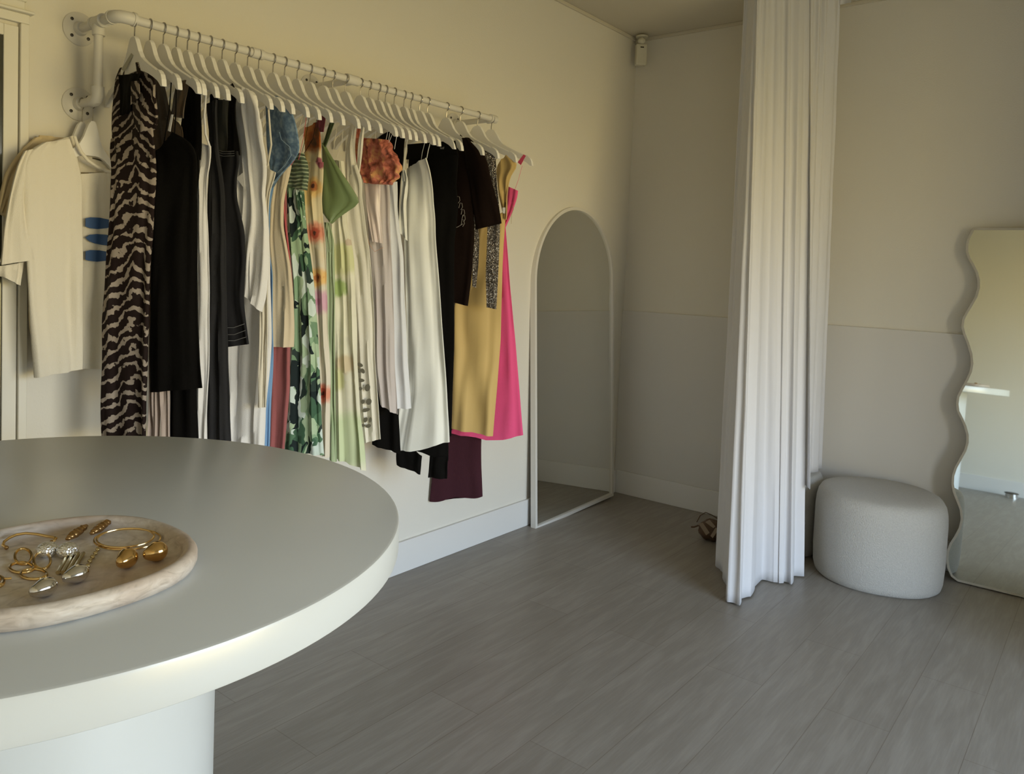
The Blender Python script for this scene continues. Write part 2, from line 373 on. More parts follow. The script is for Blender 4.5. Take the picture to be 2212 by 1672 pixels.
# ------------------------------------------------------------------ hangers
HK = [291,324,353,381,405,428,454,480,508,535,559,590,615,642,670,698.5,719,746,779,797.5,818,833,852,873,888,907,924,965,995,1032,1062]
ANG = [-8,-8,-4,-10,-9,-9,-8,-7,-5,-6,-7,-7,-7,-8,-9,-7,-6,-7,-7,-9,-12,-13,-13,-14,-16,-8,-9,-6,-4,-2,2]
hxs = [on((h, 43+(h-291)*210/764), 1, RY).x for h in HK]
woodm = M('white_lacquered_wood', (.82, .81, .78), .4)
def hanger_mesh(body, hook, hang):
    # local: +x points to the room side tip; neck top at z=0
    top = [(0, .002), (.012, .001), (.022, -.006), (.034, -.022), (.048, -.044), (.066, -.062), (.09, -.076), (.12, -.090), (.15, -.103), (.172, -.113), (.1755, -.117), (.180, -.112), (.192, -.118), (.204, -.128), (.211, -.141), (.2145, -.157)]
    bot = [(.204, -.158), (.195, -.150), (.180, -.140), (.15, -.126), (.12, -.114), (.09, -.104), (.06, -.097), (.03, -.094), (0, -.094)]
    half = top+bot; pts = half[:-1]+[(0, -.094)]+[(-x, z) for x, z in reversed(half[1:-1])]
    n = len(pts); t = .0062
    vs = [(x, -t, z) for x, z in pts]+[(x, t, z) for x, z in pts]; N = len(half)
    # strips between top and bottom keep the faces planar and clean
    prof = [(x, z) for x, z in top]; zb = lambda x: next((bot[i+1][1]+(bot[i][1]-bot[i+1][1])*(x-bot[i+1][0])/(bot[i][0]-bot[i+1][0]) for i in range(len(bot)-1) if bot[i+1][0] <= x <= bot[i][0]), -.158)
    xs = []
    for sgn in (-1, 1):
        seq = list(reversed(prof[1:])) if sgn < 0 else prof
        for x, z in seq: xs.append((sgn*x, z, zb(min(x, .204))))
    for x, z, w in xs:
        z2 = min(w, z-.002); body.v += [Vector((x, -t, z)), Vector((x, t, z)), Vector((x, t, z2)), Vector((x, -t, z2))]
    for i in range(len(xs)-1):
        a = i*4; c = a+4
        for k in range(4): l = (k+1) % 4; body.f.append((a+k, a+l, c+l, c+k))
    e = (len(xs)-1)*4; body.f.append((3, 2, 1, 0)); body.f.append((e, e+1, e+2, e+3))
    r = .0158
    cz = hang+RR+.0018-r   # the loop's crown rests on the pipe
    arc = [(0, 0, -.01), (0, 0, .012), (.001, 0, .018)]
    for i in range(19):
        a = math.radians(-85+i*(262/18)); arc.append((r*math.cos(a)*1.0, 0, cz+r*math.sin(a)))
    arc = [Vector(p) for p in arc]; hook.tube(arc, .0018, 8)
hb, hh = MB(), MB(); hanger_mesh(hb, hh, RZ-1.883)
hang0 = thing('clothes_hanger', '', 'clothes hanger', (0, 0, 1.883), 'white hangers on the pipe rail')
WORLD[hang0.name] = Matrix.Identity(4)
hbo = hb.build('hanger_body', woodm, hang0, smooth=False, bevel=.0022); hho = hh.build('hook', chrome, hang0)
WHAT = ['holding the animal print dress, first on the rail', 'holding the black strappy dress, second on the rail', 'holding the sheer brown top and just behind the black strappy dress',
 'holding the long black sleeveless dress', 'with thin white straps looped over it', 'with the long charcoal dress', 'with the wide black corset strap over its end', 'inside the white long sleeved shirt',
 'carrying the ivory lace trimmed camisole', 'carrying the long white linen dress', 'inside the blue asymmetric top', 'carrying the short beige dress', 'carrying the long mauve dress', 'carrying the leaf print dress with ruffled bust',
 'carrying the yellow and red flower dress, dark loop on the arm', 'carrying the green satin halter dress', 'carrying the pale green floral dress', 'carrying the cream dress with cut-out hem', 'above the coral ruffled top',
 'carrying the pink satin dress behind the coral top', 'carrying the mauve white blouse', 'carrying the bluish white blouse', 'draped by the long black top, black fabric over its neck', 'carrying the small ivory camisole',
 'carrying the long ivory slip dress', 'carrying the black knee length dress', 'carrying the black trousers', 'inside the black T-shirt with line print', 'inside the silver sequin top', 'inside the golden yellow dress', 'holding the hot pink dress, last on the rail']
def hframe(i): a = math.radians(ANG[i]); return Vector((math.sin(a), -math.cos(a), 0))
hangers = []
for i, X in enumerate(hxs):
    r = hang0 if i == 0 else hang0.copy(); w = hframe(i)
    if i: COL.objects.link(r)
    r.location = (X, RY, 1.883); r.rotation_euler = (0, 0, math.atan2(w.y, w.x))
    r['label'] = 'white wooden hanger '+WHAT[i]; hangers.append(r)
    WORLD[r.name] = Matrix.Translation((X, RY, 1.883)) @ Matrix.Rotation(math.atan2(w.y, w.x), 4, 'Z')
    if i:
        for ch in (hbo, hho): c = ch.copy(); COL.objects.link(c); c.parent = r
b = MB(); P = Vector((hxs[0]-.0075, RY, 1.79))
b.prism([on((x, y), 0, hxs[0]-.0085) for x, y in ((262, 150), (268, 154), (288, 119), (283, 115))], (.001, 0, 0)); b.build('size_sticker', M('sticker_grey', (.40, .38, .30), .6), hangers[0], smooth=False)
# ------------------------------------------------------------------ cloth builder
def lerp_poly(pl, v):
    h0, h1 = pl[0][1], pl[-1][1]; h = h0+(h1-h0)*v
    for a, c in zip(pl, pl[1:]):
        if h <= c[1]+1e-9: k = (h-a[1])/max(1e-9, c[1]-a[1]); return a[0]+(c[0]-a[0])*k, h
    return pl[-1]
class Plane:
    """a hanging sheet: it starts along the hanger (w) and turns by tw degrees over its first 30 cm; sh = sideways drift per metre"""
    def __init__(s, P0, w, sh=0., tw=None):
        s.P0 = Vector(P0); s.a0 = math.atan2(w.x, -w.y); s.shf = sh; s.tw = s.a0 if tw is None else math.radians(tw)
    def ang(s, h): k = min(1, max(0, h/.30)); return s.a0+(s.tw-s.a0)*k*k*(3-2*k)
    def w(s, h): a = s.ang(h); return Vector((math.sin(a), -math.cos(a), 0))
    def n(s, h):
        w = s.w(h); n = Vector((-w.y, w.x, 0)); return n if n.dot(CAM-s.P0) > 0 else -n
    def o(s, h): return s.P0+Vector((s.shf*max(0, h), 0, -h))
    def sh(s, p):
        h = .5
        for _ in range(14):
            P = onplane(p, s.o(h), s.n(h)); h2 = s.P0.z-P.z; h = h*.4+h2*.6
        return ((P-s.o(h)).dot(s.w(h)), h)
    def pt(s, p, off=0.): a, h = s.sh(p); return s.at(a, h, off)
    def at(s, a, h, off=0.): return s.o(h)+s.w(h)*a+s.n(h)*off
def hplane(i, dx=0., sh=0., ang=None, tw=30):
    a = math.radians(ANG[i] if ang is None else ang); return Plane((hxs[i]+dx, RY, 1.75), Vector((math.sin(a), -math.cos(a), 0)), sh, tw)
def cloth(name, pln, L, R, mat, parent=None, t=.009, nf=3., amp=.006, rows=None, seed=0, grow=.35, smooth=2, ymax=-.010, crush=0., wave=.35, N=44, hemwave=0., noise_amp=.006, sag=0.):
    """closed cloth body between two outline edges lying in a hanging plane, with folds and thickness"""
    L = [pln.sh(p) for p in L]; R = [pln.sh(p) for p in R]
    for q in (L, R):
        for i in range(1, len(q)):
            if q[i][1] <= q[i-1][1]: q[i] = (q[i][0], q[i-1][1]+.001)
    ht = max(L[-1][1]-L[0][1], R[-1][1]-R[0][1]); rows = rows or max(8, min(90, int(ht/.014)))
    la = [lerp_poly(L, i/rows) for i in range(rows+1)]; ra = [lerp_poly(R, i/rows) for i in range(rows+1)]
    for q in (la, ra):
        for _ in range(smooth):
            c = [x[0] for x in q]
            for i in range(1, rows): q[i] = ((c[i-1]+2*c[i]+c[i+1])/4, q[i][1])
    b = MB(); M2 = N
    for i in range(rows+1):
        v = i/rows; g = grow+(1-grow)*v
        for k in range(M2):
            a = 2*math.pi*k/M2; ca, sa = math.cos(a), math.sin(a)
            u = .5-.5*math.copysign(abs(ca)**.62, ca); tn = t*.75*math.copysign(abs(sa)**.6, sa)*(.55+.45*g)
            s = ra[i][0]+(la[i][0]-ra[i][0])*u; h = ra[i][1]+(la[i][1]-ra[i][1])*u
            fo = amp*g*math.sin(2*math.pi*(nf*u+seed*.37)+wave*math.sin(v*5+seed)*3)+amp*.45*g*math.sin(2*math.pi*(nf*2.3*u+seed*.71)+2.5*v*math.sin(seed+1))
            fo += noise_amp*noise.noise(Vector((u*5, v*ht*7, seed*3.1)))
            if crush: fo += crush*noise.noise(Vector((s*38, h*38, seed)))+crush*.5*noise.noise(Vector((s*90, h*90, seed)))
            if hemwave and i == rows: h += hemwave*math.sin(u*9+seed)
            h += sag*4*u*(1-u)*v**3; p = pln.at(s, h, fo*1.1+tn)
            if p.y > ymax: p.y = ymax-.0004*math.cos(a)
            b.v.append(p)
    for i in range(rows):
        for k in range(M2): l = (k+1) % M2; b.f.append((i*M2+k, i*M2+l, (i+1)*M2+l, (i+1)*M2+k))
    b.f.append(tuple(range(M2))[::-1]); b.f.append(tuple(rows*M2+k for k in range(M2)))
    if parent is None: return b.build(name, mat, origin=pln.P0, angle=75)
    return b.build(name, mat, parent, angle=75)
def strap(pln, pts, r, mat, parent, name='strap', off=0.):
    b = MB(); q = [pln.pt(p, off) for p in pts]
    if len(q) == 2: q = [q[0], q[0].lerp(q[1], .5), q[1]]
    b.tube(q, r, 8); return b.build(name, mat, parent)
def flat(pln, poly, mat, parent, name, off, th=.0012):
    b = MB(); q = [pln.sh(p) for p in poly]; hm = sum(x[1] for x in q)/len(q); b.prism([pln.at(*x, off) for x in q], pln.n(hm)*-th); return b.build(name, mat, parent, smooth=False)
GG = None
def garment(name, label, cat, pln): o = thing(name, label, cat, pln.P0); return o
fab = lambda n, c, **k: M(n, c, **{**dict(rough=.9, bump=.35, bscale=500, spec=.2, sheen=.15), **k})
black = fab('black_cloth', (.005, .0045, .004), sheen=0., spec=.1); charcoal = fab('charcoal_cloth', (.024, .024, .026), sheen=.0)
denimb = fab('black_denim', (.018, .018, .021), sheen=0., bscale=900); brownblk = fab('brown_black_jersey', (.010, .005, .0035), sheen=0., spec=.1)
white = fab('white_cotton', (.81, .80, .79)); ivory = fab('ivory_satin', (.82, .83, .78), rough=.5, bump=.1, bscale=60, spec=.4)
cream = fab('cream_cotton', (.74, .69, .57)); beige = fab('beige_linen', (.68, .58, .42)); creamy = fab('cream_jersey', (.66, .54, .33))
mauve = fab('mauve_crepe', (.36, .12, .12)); rose = fab('rose_trim', (.62, .12, .14)); plum = fab('plum_jersey', (.055, .016, .024), sheen=0.)
# 0 animal print dress ------------------------------------------------
def tiger():
    n = NB('tiger_print', .8, spec=.15, bump=.0)
    ay = n.math('ABSOLUTE', n.math('ADD', n.y, .02)); ns = n.noise(22, 3); n2 = n.noise(62, 3)
    f = n.math('ADD', n.math('MULTIPLY', n.math('ADD', n.z, n.math('MULTIPLY', ay, .95)), 27.), n.math('MULTIPLY', ns, 2.1))
    sn = n.math('SINE', n.math('MULTIPLY', f, 6.2832)); q = n.math('ADD', sn, n.math('MULTIPLY', n.math('SUBTRACT', n2, .5), 3.8))
    c = n.mix(n.step(q, .30, .55), (.016, .009, .008), (.34, .29, .245)); return n.col(c)
tg = tiger(); p = hplane(0); G = garment('dress', 'black and taupe animal print maxi dress hanging first on the rail', 'dress', p)
cloth('dress_body', p, [(240, 300), (238, 335), (242, 360), (240, 430), (236, 480), (228, 560), (220, 690), (219, 800), (218, 960)], [(326, 262), (332, 305), (333, 420), (331, 500), (326, 560), (323, 650), (322, 760), (320, 850), (318, 962)], tg, G, t=.014, nf=2.4, amp=.008, seed=1)
cloth('dress_bodice', p, [(257, 150), (244, 180), (240, 230), (238, 300), (240, 330)], [(311, 133), (322, 150), (328, 175), (334, 230), (333, 275)], tg, G, t=.010, nf=2, amp=.008, seed=2)
p2 = hplane(0, -.014)
cloth('neck_lining', p2, [(256, 162), (258, 190), (260, 225), (262, 250)], [(306, 158), (292, 185), (284, 215), (281, 240)], black, G, t=.003, nf=1, amp=.002, seed=3)
flat(hplane(0, -.02), [(283, 176), (300, 174), (302, 208), (282, 226)], tg, G, 'tie_loop', 0)
# 1 black strappy dress ------------------------------------------------
p = hplane(1); G = garment('dress', 'short black dress with thin straps and a white tag, beside the animal print dress', 'dress', p)
cloth('dress_body', p, [(334, 330), (330, 420), (326, 560), (322, 700), (320, 848)], [(376, 286), (402, 292), (425, 320), (424, 400), (424, 560), (424, 700), (430, 780), (437, 838)], black, G, t=.011, nf=2.2, amp=.006, seed=4)
strap(p, [(370, 178), (366, 235), (352, 322)], .0016, black, G); strap(p, [(381, 184), (380, 240), (377, 290)], .0016, black, G)
flat(p, [(379, 249), (383, 249), (376, 286), (371, 284)], white, G, 'tag', .012)
# 2 sheer brown top, beige trousers ------------------------------------
sheer = fab('sheer_brown', (.085, .055, .03), sheen=.3)
p = hplane(2, -.006); G = garment('top', 'sheer brown halter top behind the thin black straps', 'top', p)
cloth('top_body', p, [(336, 250), (332, 330), (330, 480)], [(372, 255), (392, 250), (396, 330), (396, 480)], sheer, G, t=.004, nf=2.5, amp=.004, seed=5)
cloth('halter', p, [(334, 170), (334, 252)], [(352, 172), (378, 258)], sheer, G, t=.003, nf=1.5, amp=.003, seed=6)
cloth('halter', p, [(386, 176), (366, 252)], [(408, 172), (394, 255)], sheer, G, t=.003, nf=1.5, amp=.003, seed=7)
p = hplane(2, .012); G = garment('trousers', 'pinkish beige pleated trousers below the hem of the black dress', 'trousers', p)
pk = fab('pink_beige_pleat', (.50, .41, .36))
cloth('trouser_leg', p, [(322, 420), (322, 960)], [(342, 420), (343, 960)], pk, G, t=.008, nf=1.2, amp=.006, seed=8)
cloth('trouser_leg', p, [(345, 420), (345, 960)], [(367, 420), (366, 960)], pk, G, t=.008, nf=1.2, amp=.006, seed=9)
# 3 long black dress
p = hplane(3); G = garment('dress', 'long black sleeveless dress showing below the short black dress', 'dress', p)
cloth('dress_body', p, [(360, 330), (362, 500), (366, 960)], [(432, 250), (430, 330), (424, 420), (422, 600), (423, 840), (425, 962)], black, G, t=.010, nf=2, amp=.006, seed=10)
cloth('shoulder', p, [(412, 166), (402, 200), (392, 262), (388, 345)], [(424, 172), (434, 200), (434, 260), (432, 345)], black, G, t=.006, nf=1, amp=.003, seed=11)
# 4 white slip
p = hplane(4); G = garment('slip_dress', 'long white slip dress with two thin straps between black dresses', 'dress', p)
cloth('dress_body', p, [(430, 308), (428, 340), (420, 385), (424, 450), (420, 560), (418, 740), (420, 962)], [(456, 316), (456, 330), (447, 385), (446, 450), (449, 560), (451, 700), (449, 820), (448, 962)], white, G, t=.009, nf=1.6, amp=.007, seed=12)
strap(p, [(440, 206), (436, 255), (435, 300), (438, 312)], .002, white, G, off=.006); strap(p, [(450, 196), (446, 250), (448, 290), (457, 318)], .003, white, G, off=.006)
# 5 charcoal long dress
p = hplane(5); G = garment('dress', 'long charcoal dress between the white slip and the corset top', 'dress', p)
cloth('dress_body', p, [(447, 230), (448, 420), (448, 700), (448, 962)], [(468, 215), (474, 330), (486, 480), (490, 700), (494, 850), (497, 964)], charcoal, G, t=.010, nf=2, amp=.005, seed=13)
strap(p, [(462, 182), (466, 186), (462, 222)], .003, black, G); 
# 6 black corset
p = hplane(6); G = garment('corset_top', 'black denim dress with wide straps, stitched neckline and pale stitched hem', 'dress', p)
cloth('dress_body', p, [(470, 330), (458, 420), (470, 520), (478, 640), (482, 751)], [(515, 327), (519, 348), (512, 384), (512, 430), (529, 500), (532, 565), (527, 640), (529, 672), (540, 743)], denimb, G, t=.012, nf=1.6, amp=.005, seed=14)
cloth('shoulder_strap', p, [(490, 190), (496, 205), (494, 240), (488, 335)], [(504, 180), (514, 200), (510, 260), (517, 335)], black, G, t=.005, nf=1, amp=.002, seed=15)
cloth('shoulder_strap', p, [(452, 205), (452, 340)], [(471, 200), (470, 340)], black, G, t=.005, nf=1, amp=.002, seed=16)
cloth('inner_lining', hplane(6, .014), [(470, 215), (470, 335)], [(498, 215), (496, 335)], fab('grey_lining', (.09, .09, .075)), G, t=.003, nf=1, amp=.003, seed=17)
stm = fab('pale_stitching', (.25, .25, .25))
for k, (ya, yb) in enumerate(((707, 699), (722, 713), (735, 727))): strap(p, [(488+k, ya), (510+k, ya), (533+k*2, yb)], .0007, stm, G, 'hem_stitching', .015)
for k in range(3): strap(p, [(470+k*2, 322+k*6), (490, 329+k*5), (514, 328+k*5)], .0006, stm, G, 'neck_stitching', .014)
# 7 white shirt
p = hplane(7); G = garment('shirt', 'white long sleeved shirt hanging with its sleeve toward the room', 'shirt', p)
cloth('shirt_body', p, [(509, 200), (508, 330), (505, 500), (508, 640)], [(545, 204), (562, 262), (567, 330), (566, 420), (560, 500), (558, 640)], white, G, t=.009, nf=2.4, amp=.006, seed=18)
cloth('sleeve', hplane(7, -.012), [(527, 188), (530, 260), (536, 360), (541, 480), (530, 600), (526, 636)], [(545, 200), (562, 232), (568, 300), (572, 420), (580, 500), (580, 590), (574, 640), (564, 674)], white, G, t=.009, nf=1.2, amp=.005, seed=19)
flat(hplane(7, -.018), [(512, 385), (528, 372), (531, 410)], white, G, 'collar_point', .004)
# 8 camisole
p = hplane(8); G = garment('camisole', 'ivory lace edged camisole dress on thin straps beside the white shirt', 'dress', p)
cloth('dress_body', p, [(566, 357), (566, 420), (560, 520), (560, 700), (556, 880)], [(596, 373), (592, 392), (584, 412), (580, 450), (580, 600), (580, 700), (574, 880)], cream, G, t=.008, nf=1.5, amp=.005, seed=20)
strap(p, [(580, 236), (584, 290), (586, 312), (578, 358)], .0028, cream, G); strap(p, [(569, 240), (566, 300), (573, 344)], .0012, cream, G)
# 9 white linen dress
p = hplane(9); G = garment('linen_dress', 'long white linen dress reaching the tabletop, left of the blue strip', 'dress', p)
cloth('dress_body', p, [(520, 420), (500, 640), (492, 760), (490, 860), (484, 970)], [(572, 410), (578, 480), (581, 560), (583, 640), (585, 738), (580, 803), (571, 883), (569, 966)], white, G, t=.012, nf=2.8, amp=.009, seed=21)
# 10 blue top
dn = NB('blue_jacquard', .7, spec=.25); dnc = dn.ramp(dn.noise(60, 4), [(.35, (.10, .165, .26)), (.5, (.15, .24, .36)), (.65, (.27, .37, .47))]); dn.col(dnc)
p = hplane(10); G = garment('blue_top', 'blue patterned asymmetric top with a pointed draped shoulder', 'top', p)
cloth('top_body', p, [(574, 205), (577, 270), (582, 330), (586, 385), (584, 402)], [(604, 208), (618, 215), (631, 238), (639, 275), (648, 318), (650, 330), (636, 351), (602, 384), (589, 405)], dn.m, G, t=.009, nf=1.3, amp=.006, seed=22)
bl = fab('light_blue_denim', (.20, .36, .60), sheen=.1); 
cloth('lower_panel', hplane(10, .006), [(568, 395), (560, 540), (562, 760), (560, 966)], [(592, 398), (583, 440), (582, 538), (590, 588), (589, 620), (590, 751), (585, 867), (581, 967)], bl, G, t=.008, nf=1.4, amp=.005, seed=23)
strap(hplane(10, -.012), [(606, 286), (610, 302), (628, 318), (631, 336), (618, 356), (600, 374)], .0011, fab('blue_piping', (.22, .32, .42)), G, 'piping', .004)
# 11 beige dress
p = hplane(11); G = garment('dress', 'plain beige knee length dress right of the blue top', 'dress', p)
cloth('dress_body', p, [(596, 385), (588, 440), (584, 520), (590, 600), (589, 749)], [(627, 357), (621, 390), (613, 430), (612, 490), (620, 530), (629, 580), (634, 640), (634, 706), (632, 750)], beige, G, t=.010, nf=1.4, amp=.005, seed=24)
strap(p, [(634, 250), (633, 300), (627, 358)], .001, beige, G); strap(p, [(655, 245), (640, 300), (626, 360)], .001, beige, G)
# 12 mauve
p = hplane(12); G = garment('dress', 'long mauve red dress showing below the beige one', 'dress', p)
cloth('dress_body', p, [(598, 420), (590, 600), (589, 751), (584, 968)], [(619, 400), (621, 490), (627, 550), (633, 620), (630, 700), (628, 751), (627, 835), (621, 900), (616, 970)], mauve, G, t=.010, nf=1.1, amp=.004, seed=25)
strap(p, [(640, 345), (630, 360), (622, 372), (616, 392), (615, 440), (620, 500), (628, 560)], .002, rose, G, 'trim', .008)
strap(p, [(662, 250), (655, 300), (645, 345)], .0009, rose, G)
# 13 leaf print
def leafprint():
    n = NB('leaf_print', .75, spec=.2); wp = n.t.nodes.new('ShaderNodeVectorMath'); wp.operation = 'ADD'
    nn = n.t.nodes.new('ShaderNodeTexNoise'); nn.inputs['Scale'].default_value = 14; n.l(n.v, nn.inputs['Vector'])
    sc = n.t.nodes.new('ShaderNodeVectorMath'); sc.operation = 'SCALE'; sc.inputs[3].default_value = .05
    n.l(nn.outputs['Color'], sc.inputs[0]); n.l(n.v, wp.inputs[0]); n.l(sc.outputs[0], wp.inputs[1])
    v = n.map((.6, 2.2, .62), (.55, 0, 0), wp.outputs[0]); v2 = n.map((.6, 2.6, .6), (-.6, 0, 0), wp.outputs[0])
    a = n.vor(21, v, 'Color'); s1 = n.t.nodes.new('ShaderNodeSeparateColor'); n.l(a, s1.inputs[0])
    c = n.ramp(s1.outputs[0], [(0, (.012, .022, .024)), (.22, (.06, .13, .08)), (.36, (.19, .31, .19)), (.52, (.36, .50, .33)), (.64, (.66, .76, .72)), (.90, (.10, .20, .12))], True)
    a2 = n.vor(32, v2, 'Color'); s2 = n.t.nodes.new('ShaderNodeSeparateColor'); n.l(a2, s2.inputs[0])
    c2 = n.ramp(s2.outputs[1], [(0, (.45, .58, .40)), (.35, (.28, .42, .27)), (.6, (.66, .76, .74)), (.8, (.03, .05, .045))], True)
    c = n.mix(n.step(s2.outputs[0], .58, .60), c, c2); g = n.noise(40, 3, n.map((1, 4, .6)))
    return n.col(n.mix(n.step(g, .3, .7), c, n.mix(.5, c, (.75, .82, .75), 'MULTIPLY')))
lp = leafprint(); p = hplane(13); G = garment('leaf_print_dress', 'green and white leaf print maxi dress with a gathered bust', 'dress', p)
cloth('dress_body', p, [(618, 400), (618, 480), (626, 600), (626, 740), (622, 800), (618, 900), (614, 972)], [(656, 412), (658, 470), (666, 530), (677, 625), (683, 690), (689, 770), (692, 867), (698, 984)], lp, G, t=.014, nf=3.4, amp=.008, seed=26)
gs = NB('gathered_print', .75); gf = gs.math('SINE', gs.math('ADD', gs.math('MULTIPLY', gs.z, 520.), gs.math('MULTIPLY', gs.noise(18), 9.)))
gs.bump(gf, .8, .004); gs.col(gs.mix(gs.step(gf, -.5, .9), (.09, .13, .08), gs.ramp(gs.noise(30), [(.35, (.25, .33, .20)), (.6, (.50, .58, .42))])))
cloth('gathered_bust', hplane(13, -.008), [(630, 338), (620, 360), (620, 385), (618, 402)], [(654, 330), (663, 348), (665, 380), (664, 412)], gs.m, G, t=.018, nf=1, amp=.003, crush=.003, seed=27)
strap(p, [(668, 252), (660, 300), (650, 336)], .0008, black, G); strap(p, [(684, 258), (676, 300), (654, 336)], .0008, black, G)
cloth('tie_end', hplane(13, -.016), [(640, 410), (642, 430), (650, 480)], [(650, 412), (656, 440), (659, 466)], lp, G, t=.004, nf=1, amp=.002, seed=28)
# 14 flower dress
def spots(name, base, lst, extra=None, rough=.75):
    n = NB(name, rough, spec=.25); c = n.mix(n.step(n.noise(9, 3), .35, .65), base, tuple(min(1, x*1.12) for x in base)) if isinstance(base, tuple) else base(n)
    wob = n.math('MULTIPLY', n.math('SUBTRACT', n.noise(70, 2), .5), .014)
    for y, z, r, cc in lst:
        dy = n.math('SUBTRACT', n.y, y); dz = n.math('MULTIPLY', n.math('SUBTRACT', n.z, z), .85)
        d = n.math('ADD', n.math('SQRT', n.math('ADD', n.math('MULTIPLY', dy, dy), n.math('MULTIPLY', dz, dz))), wob)
        for rr, k in cc: c = n.mix(n.math('SUBTRACT', 1., n.step(d, r*rr*.55, r*rr)), c, k)
    return n.col(c)
p = hplane(14)
def yz(pl, x, y): q = pl.pt((x, y))-pl.P0; return q.y, q.z
FL = [(1.6, (.80, .52, .20)), (.8, (.55, .20, .07)), (.34, (.10, .04, .03))]; FR = [(1.6, (.72, .30, .20)), (.85, (.50, .10, .06)), (.34, (.10, .04, .03))]
def fbase(n):
    lo = n.mix(n.step(n.noise(7, 3), .4, .62), (.74, .64, .42), (.74, .54, .22)); lo = n.mix(n.math('SUBTRACT', 1., n.step(n.z, -.55, -.25)), lo, (.72, .67, .56))
    up = n.ramp(n.noise(16, 3), [(.36, (.09, .045, .02)), (.5, (.36, .09, .02)), (.62, (.55, .22, .06))]); return n.mix(n.step(n.math('ADD', n.z, n.math('MULTIPLY', n.noise(25), .05)), -.085, -.05), lo, up)
fm = spots('flower_print', fbase, [(*yz(p, 680, 403), .022, FL), (*yz(p, 683, 503), .024, FR), (*yz(p, 688, 600), .022, FL), (*yz(p, 692, 652), .028, [(1.5, (.66, .40, .50)), (.5, (.60, .28, .42))]), (*yz(p, 700, 850), .022, FR), (*yz(p, 694, 352), .014, [(1.4, (.33, .10, .13))])])
G = garment('flower_dress', 'yellow long dress printed with red and orange flowers', 'dress', p)
cloth('dress_body', p, [(664, 345), (656, 400), (658, 430), (664, 500), (672, 560), (682, 700), (688, 850), (694, 984)], [(697, 350), (698, 385), (694, 430), (697, 470), (702, 520), (706, 641), (706, 706), (711, 770), (714, 819), (711, 988)], fm, G, t=.010, nf=1.6, amp=.007, seed=29)
cloth('bodice', p, [(660, 278), (656, 300), (655, 350)], [(690, 262), (697, 300), (697, 352)], fm, G, t=.008, nf=1.5, amp=.006, seed=30)
cloth('shoulder_strap', p, [(688, 244), (684, 285)], [(704, 246), (699, 285)], fab('wine_strap', (.17, .035, .05)), G, t=.004, nf=1, amp=.001, seed=31)
# 15 green satin
sat = M('green_satin', (.185, .255, .11), .35, spec=.5, bump=.15, bscale=30); sat2 = M('pale_green_satin', (.33, .42, .25), .4, spec=.45)
p = hplane(15, -.006); G = garment('satin_dress', 'sage green satin halter dress with a pointed scarf neckline', 'dress', p)
cloth('scarf', p, [(697, 309), (697, 380), (694, 440), (695, 462), (712, 480)], [(700, 311), (724, 350), (752, 395), (774, 430), (778, 436), (770, 444), (740, 462), (716, 483)], sat, G, t=.010, nf=1.1, amp=.005, seed=32, smooth=1)
cloth('neck_band', p, [(712, 262), (706, 280), (698, 310)], [(722, 266), (714, 290), (704, 318)], fab('dark_green', (.08, .12, .05)), G, t=.004, nf=1, amp=.001, seed=33)
cloth('dress_body', hplane(15, .004), [(700, 480), (706, 540), (708, 700), (712, 830), (712, 994)], [(712, 482), (721, 520), (724, 640), (724, 803), (726, 998)], sat2, G, t=.008, nf=1, amp=.004, seed=34)
for k in range(3): strap(p, [(708+k*3, 480), (706+k*5, 510), (709+k*4, 545)], .0012, sat2, G, 'tie', .012)
# 16 pale floral
p = hplane(16)
pf = spots('pale_floral', (.72, .70, .56), [(*yz(p, 742, 560), .05, [(1.2, (.66, .67, .38))]), (*yz(p, 735, 622), .030, [(1.1, (.40, .52, .20))]), (*yz(p, 748, 786), .032, [(1.1, (.66, .56, .38))]), (*yz(p, 728, 820), .035, [(1.2, (.62, .62, .34))]), (*yz(p, 762, 950), .08, [(1.3, (.58, .66, .42))]), (*yz(p, 756, 523), .01, [(1.2, (.60, .50, .38))])])
G = garment('floral_maxi_dress', 'pale yellow green floral maxi dress with the lowest hem behind the table', 'dress', p)
cloth('dress_body', p, [(720, 345), (720, 420), (716, 500), (718, 600), (722, 803), (724, 988)], [(740, 348), (746, 400), (747, 480), (757, 520), (763, 561), (769, 690), (772, 787), (780, 900), (787, 958), (792, 1016)], pf, G, t=.013, nf=2.6, amp=.009, seed=35)
strap(p, [(728, 275), (722, 310), (718, 350)], .0008, cream, G); strap(p, [(741, 280), (738, 310), (722, 352)], .0008, cream, G)
# 17 eyelet dress
p = hplane(17); ey = fab('cream_linen', (.78, .75, .65)); G = garment('eyelet_dress', 'cream sleeveless dress with leaf shaped cut-outs near the hem', 'dress', p)
cloth('dress_body', p, [(745, 400), (746, 480), (762, 600), (768, 700), (772, 800), (780, 900), (785, 957)], [(772, 356), (783, 389), (781, 422), (792, 500), (800, 545), (808, 674), (810, 770), (818, 867), (823, 948)], ey, G, t=.011, nf=2.2, amp=.006, seed=36)
cloth('shoulder_panel', p, [(758, 262), (748, 320), (742, 410)], [(773, 256), (764, 320), (776, 420)], ey, G, t=.005, nf=1.2, amp=.003, seed=37)
cloth('shoulder_strap', hplane(17, .008), [(782, 272), (776, 320), (770, 372)], [(788, 270), (782, 320), (776, 380)], ey, G, t=.003, nf=1, amp=.001, seed=38)
hol = fab('cut_out_shade', (.16, .15, .11)); rim = fab('cut_out_edge', (.50, .49, .43))
